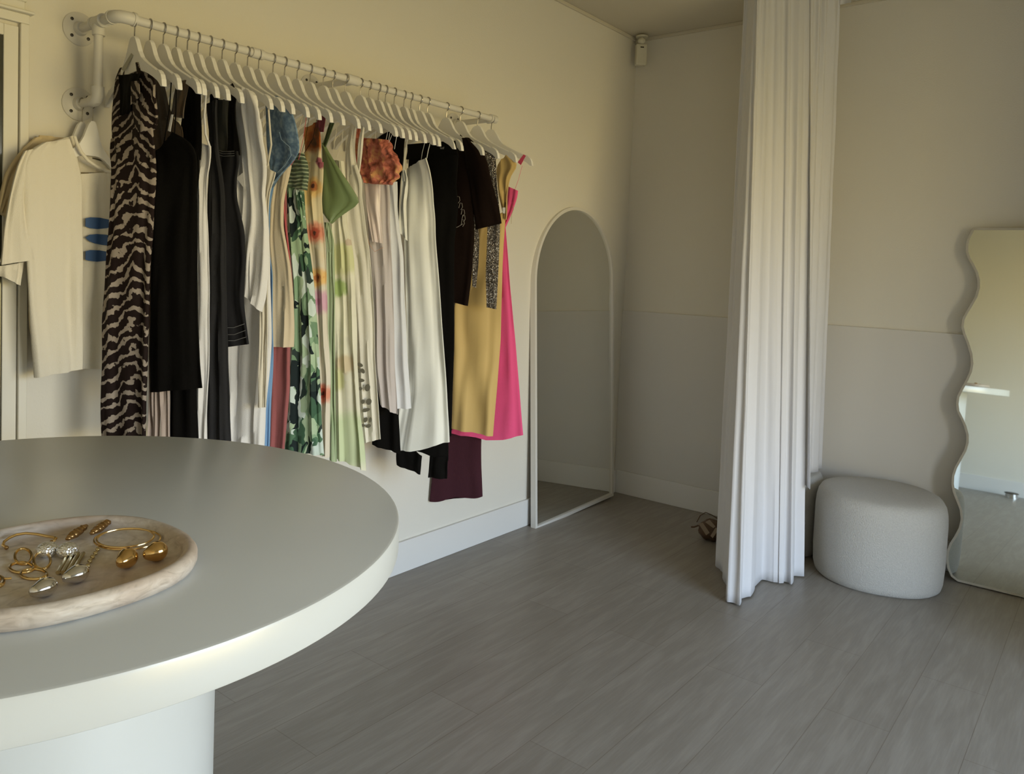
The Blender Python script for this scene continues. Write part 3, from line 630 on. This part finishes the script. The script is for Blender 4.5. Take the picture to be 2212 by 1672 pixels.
for cx, cy, rx, ry, ro in ((781, 787, 7, 4, .4), (787, 800, 4, 6, -.5), (779, 800, 3, 5, -.5), (782, 820, 9, 4, .1), (797, 836, 6, 8, .2), (782, 838, 4, 4, .5), (787, 866, 4, 5, .3), (800, 866, 6, 7, .4), (794, 884, 9, 4, -.3), (793, 905, 4, 6, .4), (803, 905, 3, 6, .1), (787, 917, 5, 3, 0), (799, 918, 6, 4, -.3), (775, 845, 1.5, 1.5, 0), (776, 862, 1.5, 1.5, 0), (773, 810, 1.5, 2, 0)):
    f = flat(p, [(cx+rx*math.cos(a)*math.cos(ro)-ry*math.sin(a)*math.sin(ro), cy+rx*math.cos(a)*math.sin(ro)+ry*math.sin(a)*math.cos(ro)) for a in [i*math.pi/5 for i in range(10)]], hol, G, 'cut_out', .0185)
# 18 coral
cn = NB('coral_print', .6, spec=.3); cn.bump(cn.noise(55, 3, None, 1.2), .8, .006)
cn.col(cn.ramp(cn.noise(24, 4, None, 1.), [(.32, (.16, .05, .03)), (.42, (.46, .13, .08)), (.52, (.62, .20, .14)), (.64, (.70, .36, .15))]))
p = hplane(18); G = garment('ruffled_top', 'coral and orange puffed ruffle top on thin cords', 'top', p)
cloth('top_body', p, [(782, 298), (775, 330), (777, 365), (790, 396)], [(836, 302), (846, 318), (862, 345), (867, 365), (862, 385), (846, 399)], cn.m, G, t=.024, nf=3, amp=.006, crush=.012, seed=39, rows=40, N=90)
cloth('neck_frill', hplane(18, -.004), [(768, 272), (764, 320), (770, 362)], [(777, 272), (782, 320), (788, 385)], cn.m, G, t=.008, nf=1, amp=.004, crush=.006, seed=40)
for a, c in (((838, 283), (833, 306)), ((848, 288), (840, 308)), ((857, 294), (852, 322))): strap(p, [a, c], .0009, white, G, 'cord')
# 19 pink satin
ps = M('pink_white_satin', (.74, .64, .61), .32, spec=.5, bump=.1, bscale=25); p = hplane(19); G = garment('satin_slip', 'short pinkish white satin slip directly under the coral top', 'dress', p)
cloth('slip_body', p, [(787, 392), (790, 440), (798, 480), (806, 522)], [(822, 395), (821, 450), (825, 500), (828, 526)], ps, G, t=.014, nf=1, amp=.004, seed=41)
strap(p, [(792, 500), (800, 528), (812, 544), (830, 535)], .0008, fab('peach_cord', (.62, .34, .22)), G, 'cord', .014); strap(p, [(812, 282), (808, 330), (800, 396)], .001, white, G)
# 20 / 21 blouses
mv = fab('mauve_white_cotton', (.58, .53, .52)); bw = fab('bluish_white_cotton', (.76, .78, .82))
p = hplane(20); G = garment('blouse', 'mauve tinted white long blouse, left of the bluish white one', 'blouse', p)
cloth('blouse_body', p, [(792, 400), (796, 500), (806, 620), (808, 735), (810, 800), (822, 874)], [(840, 396), (842, 480), (846, 560), (850, 700), (852, 800), (858, 896)], mv, G, t=.010, nf=2, amp=.007, seed=42)
p = hplane(21); G = garment('long_blouse', 'bluish white long blouse in front of the ivory slip dress', 'blouse', p)
cloth('blouse_body', p, [(830, 396), (838, 480), (838, 560), (838, 700), (840, 800), (850, 882)], [(856, 392), (858, 450), (864, 500), (871, 550), (874, 628), (878, 735), (883, 810), (887, 883)], bw, G, t=.009, nf=1.6, amp=.006, seed=43)
strap(p, [(843, 283), (838, 310), (836, 398)], .001, white, G)
# 22 black long top
p = hplane(22); G = garment('long_black_top', 'long black top draped over a hanger neck behind the coral top', 'top', p)
cloth('top_body', p, [(815, 300), (812, 420), (810, 600), (808, 800), (806, 880), (803, 960)], [(878, 285), (874, 340), (866, 390), (862, 440), (860, 560), (860, 800), (862, 900), (866, 980)], black, G, t=.010, nf=1.6, amp=.005, seed=44)
cloth('shoulder', p, [(838, 232), (824, 262), (816, 305)], [(846, 230), (862, 258), (880, 290)], black, G, t=.006, nf=1, amp=.002, seed=45)
# 23 ivory camisole small
p = hplane(23, -.006); G = garment('small_camisole', 'small ivory camisole with a long thin strap left of the ivory slip dress', 'camisole', p)
cloth('camisole_body', p, [(870, 370), (868, 400), (866, 430), (862, 470), (862, 500)], [(875, 366), (882, 385), (880, 410), (875, 440), (880, 520)], ivory, G, t=.007, nf=1.2, amp=.005, seed=46)
strap(p, [(882, 300), (877, 330), (873, 370), (875, 392)], .0018, ivory, G, off=.004)
# 24 ivory slip
p = hplane(24); G = garment('slip_dress', 'long ivory slip dress with V neck and thin straps, beside the black T-shirt', 'dress', p)
cloth('dress_body', p, [(880, 364), (874, 430), (872, 520), (878, 700), (872, 850), (858, 920), (845, 976)], [(921, 341), (929, 364), (937, 437), (942, 511), (951, 628), (959, 735), (966, 843), (971, 955)], ivory, G, t=.011, nf=2.6, amp=.008, seed=47, hemwave=.004, sag=.008)
strap(p, [(918, 307), (912, 330), (908, 358)], .0008, ivory, G); strap(p, [(930, 306), (925, 325), (922, 342)], .0014, ivory, G)
# 25 black dress
p = hplane(25); G = garment('black_dress', 'black scoop neck dress ending in a narrow strip beside the ivory slip', 'dress', p)
cloth('dress_body', p, [(884, 340), (884, 520), (890, 760), (906, 948)], [(990, 335), (985, 400), (982, 520), (981, 655), (981, 753), (978, 850), (975, 942)], black, G, t=.009, nf=2, amp=.004, seed=49)
cloth('neckline', p, [(880, 312), (880, 345)], [(984, 304), (992, 340)], black, G, t=.006, nf=1, amp=.002, seed=50)
flat(p, [(956, 318), (960, 320), (965, 318), (964, 323), (957, 323)], fab('grey_tag', (.16, .16, .16)), G, 'neck_tag', .013)
# 26 black trousers
p = hplane(26); G = garment('trousers', 'black cropped trousers with two wide legs below the ivory slip', 'trousers', p)
cloth('waist', p, [(884, 600), (880, 780), (870, 880), (858, 960)], [(960, 600), (966, 760), (968, 880), (968, 996)], black, G, t=.010, nf=2, amp=.004, seed=51)
cloth('trouser_leg', p, [(858, 955), (856, 985), (857, 1004)], [(912, 985), (911, 1000), (909, 1024)], black, G, t=.010, nf=1.2, amp=.004, seed=52, grow=1)
cloth('trouser_leg', p, [(928, 985), (927, 1005), (925, 1031)], [(968, 985), (967, 1005), (966, 1034)], black, G, t=.010, nf=1.2, amp=.004, seed=53, grow=1)
# 27 brown tee
p = hplane(27); G = garment('printed_tshirt', 'oversized black brown T-shirt with a pale curved line print', 'T-shirt', p)
cloth('shirt_body', p, [(936, 315), (934, 420), (940, 560), (946, 645)], [(1014, 300), (1024, 400), (1023, 460), (1025, 520), (1019, 600), (1011, 661)], brownblk, G, t=.010, nf=1.8, amp=.005, seed=54)
cloth('shoulder_yoke', p, [(990, 318), (996, 345)], [(996, 291), (1040, 335)], brownblk, G, t=.008, nf=1, amp=.002, seed=55)
cloth('sleeve', hplane(27, -.004), [(1000, 300), (1012, 380), (1020, 440), (1028, 496)], [(1010, 297), (1040, 325), (1051, 350), (1068, 420), (1083, 482)], brownblk, G, t=.016, nf=1, amp=.006, seed=56)
lm = fab('print_ink', (.30, .28, .25)); pp = [(983, 405), (988, 418), (994, 430), (999, 444), (1003, 458), (1004, 470), (1002, 480)]
for k, (x, y) in enumerate(pp):
    strap(p, [(x-6+k*.3, y+6), (x-2, y-5), (x+2, y-4), (x+3, y+4), (x-1, y+10)], .0010, lm, G, 'line_print', .0165)
strap(p, [(975, 495), (990, 491), (1002, 484)], .001, lm, G, 'line_print', .0165); strap(p, [(977, 471), (981, 470), (988, 474)], .0024, lm, G, 'line_print', .0165)
# 28 silver
sq = NB('sequin_mesh', .3, spec=.8); vc = sq.vor(210, None, 'Color'); s3 = sq.t.nodes.new('ShaderNodeSeparateColor'); sq.l(vc, s3.inputs[0])
sq.b.inputs['Metallic'].default_value = .7; sq.bump(sq.vor(210), 1., .006)
sq.col(sq.ramp(s3.outputs[0], [(.0, (.10, .085, .065)), (.5, (.30, .26, .22)), (.88, (.5, .45, .4)), (.97, (.95, .92, .88))]))
p = hplane(28); G = garment('sequin_top', 'silver grey sequin mesh top hanging between the T-shirt and the yellow dress', 'top', p)
cloth('sleeve', p, [(1016, 312), (1040, 350), (1050, 430), (1053, 500), (1049, 592), (1051, 664)], [(1022, 297), (1054, 319), (1066, 330), (1072, 350), (1075, 400), (1078, 440), (1079, 520), (1076, 600), (1072, 668)], sq.m, G, t=.008, nf=1, amp=.004, seed=57)
cloth('front_edge', p, [(1014, 330), (1018, 480), (1020, 560), (1020, 618)], [(1024, 330), (1026, 440), (1036, 520), (1034, 570), (1028, 622)], sq.m, G, t=.007, nf=1, amp=.003, seed=58)
# 29 yellow
ym = fab('golden_satin', (.62, .44, .17), rough=.6, bump=.1, bscale=40); 
p = hplane(29, 0, -.02); G = garment('yellow_dress', 'golden yellow dress with a draped shoulder left of the pink dress', 'dress', p)
cloth('dress_body', p, [(1034, 490), (1014, 600), (982, 655), (982, 753), (974, 926)], [(1092, 455), (1088, 520), (1085, 585), (1081, 735), (1074, 825), (1065, 942)], ym, G, t=.010, nf=1.6, amp=.010, seed=59, wave=.6, ymax=-.07)
cloth('draped_shoulder', p, [(1080, 350), (1072, 358), (1076, 420), (1088, 470)], [(1097, 333), (1114, 347), (1122, 360), (1103, 374), (1099, 400), (1096, 430), (1094, 475)], ym, G, t=.010, nf=1.6, amp=.007, seed=60)
strap(p, [(1094, 438), (1091, 448)], .001, black, G, 'tag_string', .012); flat(p, [(1088, 449), (1094, 449), (1093, 462), (1088, 461)], white, G, 'tag', .016)
# 30 pink
pm = fab('hot_pink_cotton', (.80, .10, .26)); p = hplane(30, 0, .03); G = garment('pink_dress', 'hot pink flared dress hanging at the right end of the rail', 'dress', p)
cloth('skirt', p, [(1060, 490), (1040, 700), (1000, 880), (973, 934)], [(1092, 487), (1098, 560), (1103, 628), (1113, 735), (1122, 843), (1130, 942)], pm, G, t=.009, nf=3.2, amp=.006, seed=61, hemwave=.004, sag=.022, ymax=-.040)
cloth('bodice', p, [(1098, 403), (1092, 440), (1084, 490)], [(1119, 412), (1118, 425), (1108, 455), (1092, 492)], pm, G, t=.008, nf=2, amp=.004, seed=62)
flat(p, [(1133, 334), (1138, 337), (1127, 357), (1120, 351)], M('pink_ribbon', (.66, .08, .17), .5), G, 'ribbon', .007)
strap(p, [(1128, 358), (1120, 388), (1112, 410)], .0007, pm, G, 'string'); strap(p, [(1108, 445), (1111, 452), (1107, 462), (1105, 484)], .0007, fab('gold_string', (.4, .3, .12)), G, 'string', .01)
# plum dress behind the pink one
p = hplane(30, .07, 0, None, 30); G = garment('plum_dress', 'dark plum dress whose hem hangs lowest, below the yellow and pink hems', 'dress', p)
cloth('dress_body', p, [(992, 500), (978, 700), (956, 900), (938, 965), (933, 1036), (928, 1082)], [(1040, 500), (1044, 700), (1042, 900), (1040, 965), (1040, 1010), (1043, 1071)], plum, G, t=.010, nf=1.2, amp=.005, seed=63, hemwave=.006)
strap(p, [(1052, 335), (1015, 502)], .0012, plum, G); strap(p, [(1072, 340), (1036, 502)], .0012, plum, G)
# ------------------------------------------------------------------ two T-shirts on the lower arm
GT = 'T-shirts on the lower pipe arm'
def tee_hanger(y, dx, label):
    h = thing('shirt_hanger', label, 'clothes hanger', (XA+dx, y, ZL-.055), 'hangers on the lower pipe arm')
    b, k = MB(), MB(); hanger_mesh(b, k, .055)
    for q in (b, k): q.v = [Vector((v.x*(.55 if v.x < 0 else .36)+XA+dx, v.y*(1 if q is b else 1)+y, v.z+ZL-.055)) for v in q.v]
    b.build('hanger_body', woodm, h, smooth=False, bevel=.002); k.build('hook', chrome, h)
tee_hanger(-.077, .006, 'white hanger inside the printed cream T-shirt')
tee_hanger(-.034, -.004, 'white hanger inside the yellowish T-shirt nearest the wall')
pt = Plane((XA, -.088, 1.75), Vector((1, .0, 0))); 
teem = fab('cream_tee_jersey', (.78, .735, .62), bscale=400)
def tee(pln, body, slv, mat, label, seed, prints):
    G = thing('tshirt', label, 'T-shirt', pln.P0, GT)
    cloth('shirt_body', pln, body[0], body[1], mat, G, t=.013, nf=2.2, amp=.006, seed=seed)
    cloth('sleeve', pln, slv[0], slv[1], mat, G, t=.016, nf=1.4, amp=.005, seed=seed+1)
    return G
GTE = tee(pt, ([(92, 308), (58, 325), (44, 360), (52, 480), (58, 600), (64, 700), (74, 816)], [(150, 300), (170, 360), (175, 400), (177, 470), (177, 600), (177, 700), (176, 797)]),
    ([(52, 326), (38, 352), (22, 420), (8, 500), (0, 572)], [(70, 322), (60, 380), (58, 440), (66, 500), (77, 560)]), teem, 'cream T-shirt with three blue oval stripes, nearest the camera', 71, True)
pt2 = Plane((XA, -.076, 1.75), Vector((1, 0, 0)))
cloth('shirt_front', pt2, [(172, 376), (172, 500), (172, 700), (172, 797)], [(238, 372), (240, 500), (234, 640), (228, 796)], teem, GTE, t=.010, nf=.8, amp=.004, seed=73)
cloth('shirt_shoulder', Plane((XA, -.070, 1.75), Vector((1, 0, 0))), [(110, 306), (110, 400)], [(158, 293), (176, 385)], teem, GTE, t=.010, nf=.5, amp=.002, seed=74)
b = MB(); b.tube([pt.pt(q)+Vector((0, -.011, 0)) for q in ((157, 295), (163, 312), (172, 330), (186, 347), (205, 360), (224, 368), (238, 372))], .0045, 10); b.build('collar', teem, GTE)
cloth('sleeve_cuff', Plane((XA, -.070, 1.75), Vector((1, 0, 0))), [(0, 575), (0, 596)], [(52, 566), (44, 617)], teem, GTE, t=.008, nf=1, amp=.003, seed=75)
cloth('back_neck', Plane((XA, -.060, 1.75), Vector((1, 0, 0))), [(160, 305), (175, 372)], [(236, 328), (238, 374)], teem, GTE, t=.003, nf=1, amp=.001, seed=76)
bp = M('blue_screen_print', (.030, .085, .22), .6)
for k, pts in enumerate(([(179, 472), (190, 469.5), (210, 470.5), (232, 475), (240, 479), (238, 489), (225, 493), (205, 495), (188, 493), (179, 489)], [(179, 513), (188, 507), (204, 505.5), (224, 507), (237, 511), (236, 521), (232, 531), (216, 529), (200, 526), (187, 521)], [(179, 543), (190, 540), (208, 540.5), (224, 543), (235, 547), (234, 556), (224, 563), (204, 565), (186, 563), (179, 561)])):
    flat(pt2, pts, bp, GTE, 'print', .0165, .002)
flat(Plane((XA, -.064, 1.75), Vector((1, 0, 0))), [(200, 340), (238, 350), (238, 353), (200, 343)], fab('neck_label', (.10, .09, .07)), GTE, 'neck_label', 0)
pt3 = Plane((XA, -.032, 1.75), Vector((1, 0, 0)))
G = tee(pt3, ([(86, 292), (70, 330), (60, 500), (64, 700), (80, 790)], [(150, 300), (190, 330), (200, 500), (200, 700), (205, 785)]), ([(76, 296), (44, 325), (10, 372), (-8, 450)], [(110, 300), (90, 340), (50, 400), (16, 474)]), creamy, 'yellowish T-shirt mostly hidden behind the printed cream one', 77, False)
# ------------------------------------------------------------------ arched mirror
mirr = M('mirror_glass', (.86, .87, .84), .02, 1.); mfr = M('mirror_white_frame', (.70, .68, .63), .4); backm = M('mirror_backing', (.05, .045, .04), .8)
am = thing('arched_mirror', 'tall arched floor mirror in a thin white frame leaning in the corner', 'mirror', (-.53, -.07, 0))
up = Vector((-.030, .036, 1)).normalized(); rt = Vector((1, 0, 0)); rt = (rt-up*rt.dot(up)).normalized(); nr = rt.cross(up)  # faces the room
if nr.y > 0: nr = -nr
B0 = Vector((-.533, -.072, .003)); hw, hh2 = .396, 1.655
def arch(w, z0, z1, n=40):
    o = [(-w, z0)]+[(-w*math.cos(math.pi*i/n), z1-w+w*math.sin(math.pi*i/n)) for i in range(n+1)]+[(w, z0)]; return o
def P3(x, z, off): return B0+rt*x+up*z+nr*off
fw = .0165; o1 = arch(hw, 0, hh2); o2 = arch(hw-fw, fw, hh2-fw)
b = MB(); n = len(o1)
for pts, off in ((o1, .0), (o1, -.030), (o2, -.030), (o2, .0)): b.v += [P3(x, z, off) for x, z in pts]
for r in range(4):
    for i in range(n): j = (i+1) % n; a = r*n; c = ((r+1) % 4)*n; b.f.append((a+i, a+j, c+j, c+i))
b.build('frame', mfr, am, smooth=False)
b = MB(); b.prism([P3(x, z, -.010) for x, z in arch(hw-fw+.001, fw-.001, hh2-fw+.001)], nr*-.004); b.build('mirror_glass', mirr, am, smooth=False)
b = MB(); b.prism([P3(x, z, -.024) for x, z in arch(hw-.006, .006, hh2-.006)], nr*-.003); b.build('backing', backm, am, smooth=False)
# ------------------------------------------------------------------ wavy mirror
wm = thing('wavy_mirror', 'tall mirror with a wavy edge leaning on the right wall beside the stool', 'mirror', (-.12, -2.02, 0))
th_ = math.radians(3.2); wu = Vector((math.sin(th_), 0, math.cos(th_))); wn = Vector((-math.cos(th_), 0, math.sin(th_))); W0 = Vector((-.125, 0, .004))
def wpt(px): q = onplane(px, W0, wn)-W0; return (q.y, q.dot(wu))
raw = [(2070,1257),(2056,1243),(2048,1225),(2045,1205),(2047,1188),(2053,1172),(2064,1155),(2073,1138),(2077,1120),(2075,1100),(2068,1082),(2060,1062),(2057,1044),(2058,1026),(2064,1008),(2074,990),(2084,972),(2089,955),(2089,938),(2084,920),(2076,902),(2069,888),(2067,872),(2069,856),(2077,840),(2088,820),(2096,802),(2099,785),(2097,765),(2090,742),(2082,722),(2078,706),(2080,690),(2088,674),(2098,658),(2108,640),(2113,622),(2113,606),(2109,590),(2101,574),(2093,560),(2088,545),(2088,530),(2092,514),(2099,502),(2106,494)]
lw = [wpt(q) for q in raw]
zt = lw[-1][1]; ymid = -2.05
lw = [(y, max(0, z)) for y, z in lw]; lw[0] = (lw[0][0], 0)
rw = [(2*ymid-y, z) for y, z in lw]
outl = lw+list(reversed(rw))
def WP(y, z, off): return Vector((W0.x, y, W0.z))+wu*z+wn*off
b = MB(); fwv = .009; n = len(outl)
cy_ = ymid
inn = []
for i, (y, z) in enumerate(outl):
    ya, za = outl[i-1]; yb, zb_ = outl[(i+1) % n]; t_ = Vector((yb-ya, zb_-za)).normalized(); nn_ = Vector((t_.y, -t_.x))
    if nn_.dot(Vector((cy_-y, .78-z))) < 0 and abs(nn_.x) < .3: nn_ = -nn_
    if (cy_-y)*nn_.x < 0 and abs(nn_.x) >= .3: nn_ = -nn_
    inn.append((y+nn_.x*fwv, min(max(z+nn_.y*fwv, fwv), zt-fwv)))
for pts, off in ((outl, .022), (outl, -.0), (inn, -.0), (inn, .022)): b.v += [WP(y, z, off) for y, z in pts]
for r in range(4):
    for i in range(n): j = (i+1) % n; a = r*n; c = ((r+1) % 4)*n; b.f.append((a+i, a+j, c+j, c+i))
b.build('edge_band', M('wavy_mirror_edge', (.50, .47, .40), .5), wm, angle=50)
def strips(lst, rst, off, th, name, mat):
    b = MB()
    for (a, z), (c, z2) in zip(lst, rst): b.v += [WP(a, z, off), WP(c, z2, off), WP(c, z2, off-th), WP(a, z, off-th)]
    for i in range(len(lst)-1):
        for k in range(4): l = (k+1) % 4; b.f.append((i*4+k, i*4+l, i*4+4+l, i*4+4+k))
    e = (len(lst)-1)*4; b.f += [(0, 1, 2, 3), (e, e+1, e+2, e+3)]
    return b.build(name, mat, wm, smooth=False)
nl = len(lw); li = inn[:nl]; ri = list(reversed(inn[nl:]))
strips(li, ri, .020, .004, 'mirror_glass', M('wavy_mirror_glass', (.84, .88, .84), .02, 1.))
# ------------------------------------------------------------------ stools
boucle = M('grey_boucle', (.50, .49, .46), .95, bump=1., bscale=260, spec=.1, sheen=.2, var=.06, vscale=160)
def stool(c, a, bb, h, label, yaw):
    b = MB(); r = 1.; prof = [(.93, .0), (.965, .008), (.985, .03), (1., .10), (1., h-.10), (.99, h-.06), (.965, h-.03), (.92, h-.010), (.84, h-.001), (.6, h+.003), (.3, h+.005), (.02, h+.006)]
    q = MB(); q.lathe((0, 0, 0), prof, 96, a, bb, 2.25); R = Matrix.Rotation(yaw, 4, 'Z'); b.v = [R @ v+Vector(c) for v in q.v]; b.f = q.f
    return tag(b.build('pouffe', boucle, origin=c, angle=80), label, 'stool', 'round boucle stools by the curtain')
stool((-.315, -1.505, 0), .285, .262, .385, 'low round grey boucle stool standing in front of the curtain beside the wavy mirror', .35)
stool((-.235, -1.035, 0), .205, .2, .385, 'low grey boucle stool mostly hidden behind the curtain', 0)
# ------------------------------------------------------------------ curtain
cur = fab('white_curtain_linen', (.65, .65, .67), bscale=700, bump=.2)
ct = thing('curtain', 'floor length white linen curtain gathered beside the grey stool', 'curtain', (-.5, -1.12, 0))
hem = [on(q, 2, .008) for q in ((1545,1222),(1553,1231),(1562,1240),(1566,1260),(1573,1300),(1598,1308),(1605,1294),(1622,1289),(1626,1266),(1650,1254),(1670,1256),(1684,1261),(1690,1256),(1708,1262),(1714,1246),(1737,1245))]
tb = [Vector(v) for v in ((-.47,-.81,0),(-.475,-.83,0),(-.49,-.85,0),(-.51,-.87,0),(-.53,-.885,0),(-.545,-.90,0),(-.535,-.915,0),(-.525,-.93,0),(-.51,-.945,0),(-.49,-.965,0),(-.47,-.985,0),(-.455,-1.005,0),(-.44,-1.02,0),(-.42,-1.045,0),(-.405,-1.065,0),(-.39,-1.085,0))]
hem2 = [Vector(v) for v in ((-.52,-1.215,.40),(-.46,-1.20,.40),(-.40,-1.205,.40),(-.34,-1.195,.40),(-.28,-1.205,.40),(-.22,-1.20,.40),(-.15,-1.205,.40))]
tb2 = [Vector(v) for v in ((-.385,-1.10,0),(-.37,-1.115,0),(-.355,-1.13,0),(-.34,-1.145,0),(-.32,-1.16,0),(-.30,-1.175,0),(-.285,-1.188,0))]
CT = CEIL-.012
def sheet(name, top, bot, folds, amp, mat, seed):
    NC, NR = 150, 60; b = MB()
    def samp(pl, u):
        k = u*(len(pl)-1); i = min(int(k), len(pl)-2); f = k-i; f = f*f*(3-2*f)*.35+f*.65; return pl[i].lerp(pl[i+1], f)
    for i in range(NR+1):
        v = i/NR
        for k in range(NC+1):
            u = k/NC; a = samp(top, u); c = samp(bot, u); z = CT+(c.z-CT)*v
            P = Vector((a.x, a.y, 0)).lerp(Vector((c.x, c.y, 0)), v)
            d = (samp(bot, min(1, u+.03))-samp(bot, max(0, u-.03))).lerp(samp(top, min(1, u+.03))-samp(top, max(0, u-.03)), 1-v); d.z = 0
            nrm = Vector((d.y, -d.x, 0)).normalized() if d.length > 1e-6 else Vector((0, -1, 0))
            am_ = amp*(.75+.45*v)*(.4+.6*min(1, abs(math.sin(u*9+seed))+.3))
            ph = 2*math.pi*(folds*u+.18*math.sin(u*7+seed))+.9*math.sin(v*2.2+u*4)
            am_ *= min(1, u*14, (1-u)*14); P = P+nrm*(am_*math.sin(ph)*(1 if v > .02 else .8)+.003*noise.noise(Vector((u*14, v*9, seed))))
            b.v.append(Vector((P.x, P.y, z)))
    for i in range(NR):
        for k in range(NC): a = i*(NC+1)+k; b.f.append((a, a+1, a+NC+2, a+NC+1))
    o = b.build(name, mat, ct, angle=180); s = o.modifiers.new('solidify', 'SOLIDIFY'); s.thickness = .0016; return o
sheet('back_fold', tb[:6], hem[:6], 3, .006, cur, 1); sheet('front_panel', tb[5:], hem[5:], 5, .008, cur, 2); sheet('side_panel', [tb[-1]]+tb2, [hem[-1]+Vector((0, 0, .39))]+hem2, 4, .009, cur, 3)
b = MB(); hd = [(-.285, -1.19), (-.24, -1.20), (-.20, -1.17), (-.15, -1.20), (-.11, -1.165)]
for i, (x, y) in enumerate(hd): b.v += [Vector((x, y, CT)), Vector((x, y, CT-.07*(1-i/4.6)-.012))]
for i in range(4): b.f.append((2*i, 2*i+1, 2*i+3, 2*i+2))
o = b.build('header', cur, ct, angle=180); s = o.modifiers.new('solidify', 'SOLIDIFY'); s.thickness = .002
# ------------------------------------------------------------------ bag of ribbons on the floor
bg_ = thing('bow_bag', 'small brown bag with tan ribbon bows on the floor behind the curtain', 'bag', (-.41, -.76, 0))
bm_ = M('brown_leather', (.10, .055, .028), .5, bump=.5, bscale=60); tan = M('tan_ribbon', (.36, .28, .20), .5)
c0 = on((1530, 1170), 2, 0); b = MB(); b.sphere(c0+Vector((.03, .0, .052)), .052, (1.1, 1.2, 1.), 20, 14, lambda d: 1+.18*noise.noise(d*3)); b.build('bag_body', bm_, bg_)
vd = (CAM-c0).normalized(); rr = Vector((-vd.y, vd.x, 0)).normalized()*-1
for a, c, d, e2 in (((-.052, .085), (-.030, .090), (.004, .045), (-.012, .030)), ((.030, .075), (.046, .070), (.020, .020), (.008, .030)), ((-.02, .095), (.0, .110), (.03, .08), (.02, .07))):
    q = [c0+rr*x*-1+Vector((0, 0, z))+vd*.035 for x, z in (a, c, d, e2)]; b = MB(); b.prism([v for v in q], vd*-.004); b.build('ribbon', tan, bg_, smooth=False)
b = MB(); b.tube([c0+rr*(-x)+Vector((0, 0, z))+vd*.01 for x, z in ((-.06, .09), (-.045, .125), (-.02, .145), (.01, .135), (.04, .12), (.06, .14))], .0022, 8); b.build('handle', bm_, bg_)
b = MB(); b.tube([c0+rr*(-x)+Vector((0, 0, z))+vd*.02 for x, z in ((-.05, .075), (-.07, .064), (-.085, .062))], .004, 8); b.build('ribbon_end', bm_, bg_)
# ------------------------------------------------------------------ corner motion sensor
sm_ = M('sensor_plastic', (.62, .60, .50), .45); drk = M('sensor_dark', (.05, .04, .025), .6)
sc_ = Vector((-.085, -.075, 2.56)); S = thing('motion_sensor', 'small off-white motion sensor on a swivel bracket high in the corner', 'sensor', (-.085, -.075, 2.60))
dv = Vector((-.70, -.71, 0)).normalized(); sv = Vector((dv.y, -dv.x, 0)); upv = Vector((-.04*dv.x, -.04*dv.y, 1)).normalized()
b = MB(); b.obox(sc_, sv*.031, dv*.019, upv*.060); b.build('sensor_body', sm_, S, smooth=False, bevel=.006)
b = MB(); b.sphere(sc_+Vector((0, 0, .079)), .021); b.build('swivel_ball', sm_, S)
b = MB(); b.tube([sc_+Vector((.0, 0, .08)), sc_-dv*.045+Vector((0, 0, .098)), sc_-dv*.1+Vector((0, 0, .098))], .012, 12); b.build('bracket', sm_, S)
b = MB(); q = MB(); q.lathe((0, 0, 0), [(.034, 0), (.034, .008), (.026, .012)], 28); b.v = [v+sc_+Vector((0, 0, .098)) for v in q.v]; b.f = q.f; b.build('bracket_cap', sm_, S)
b = MB(); b.obox(sc_+dv*.0195+upv*.040, sv*.010, dv*.0008, upv*.0035); b.build('slot', drk, S, smooth=False)
# ------------------------------------------------------------------ door stop seen in the wavy mirror
DS = (-4.19, -1.64)
d_ = thing('door_stop', 'chrome and black disc door stop on the floor, seen in the wavy mirror', 'door stop', (DS[0], DS[1], 0))
b = MB(); b.lathe((DS[0], DS[1], 0), [(.052, 0), (.052, .008), (.046, .010), (.046, .034), (.050, .036)], 40); b.build('chrome_body', silver, d_, angle=30)
b = MB(); b.lathe((DS[0], DS[1], .036), [(.052, 0), (.052, .006), (.044, .009)], 40); b.build('rubber_cap', drk, d_, angle=30)
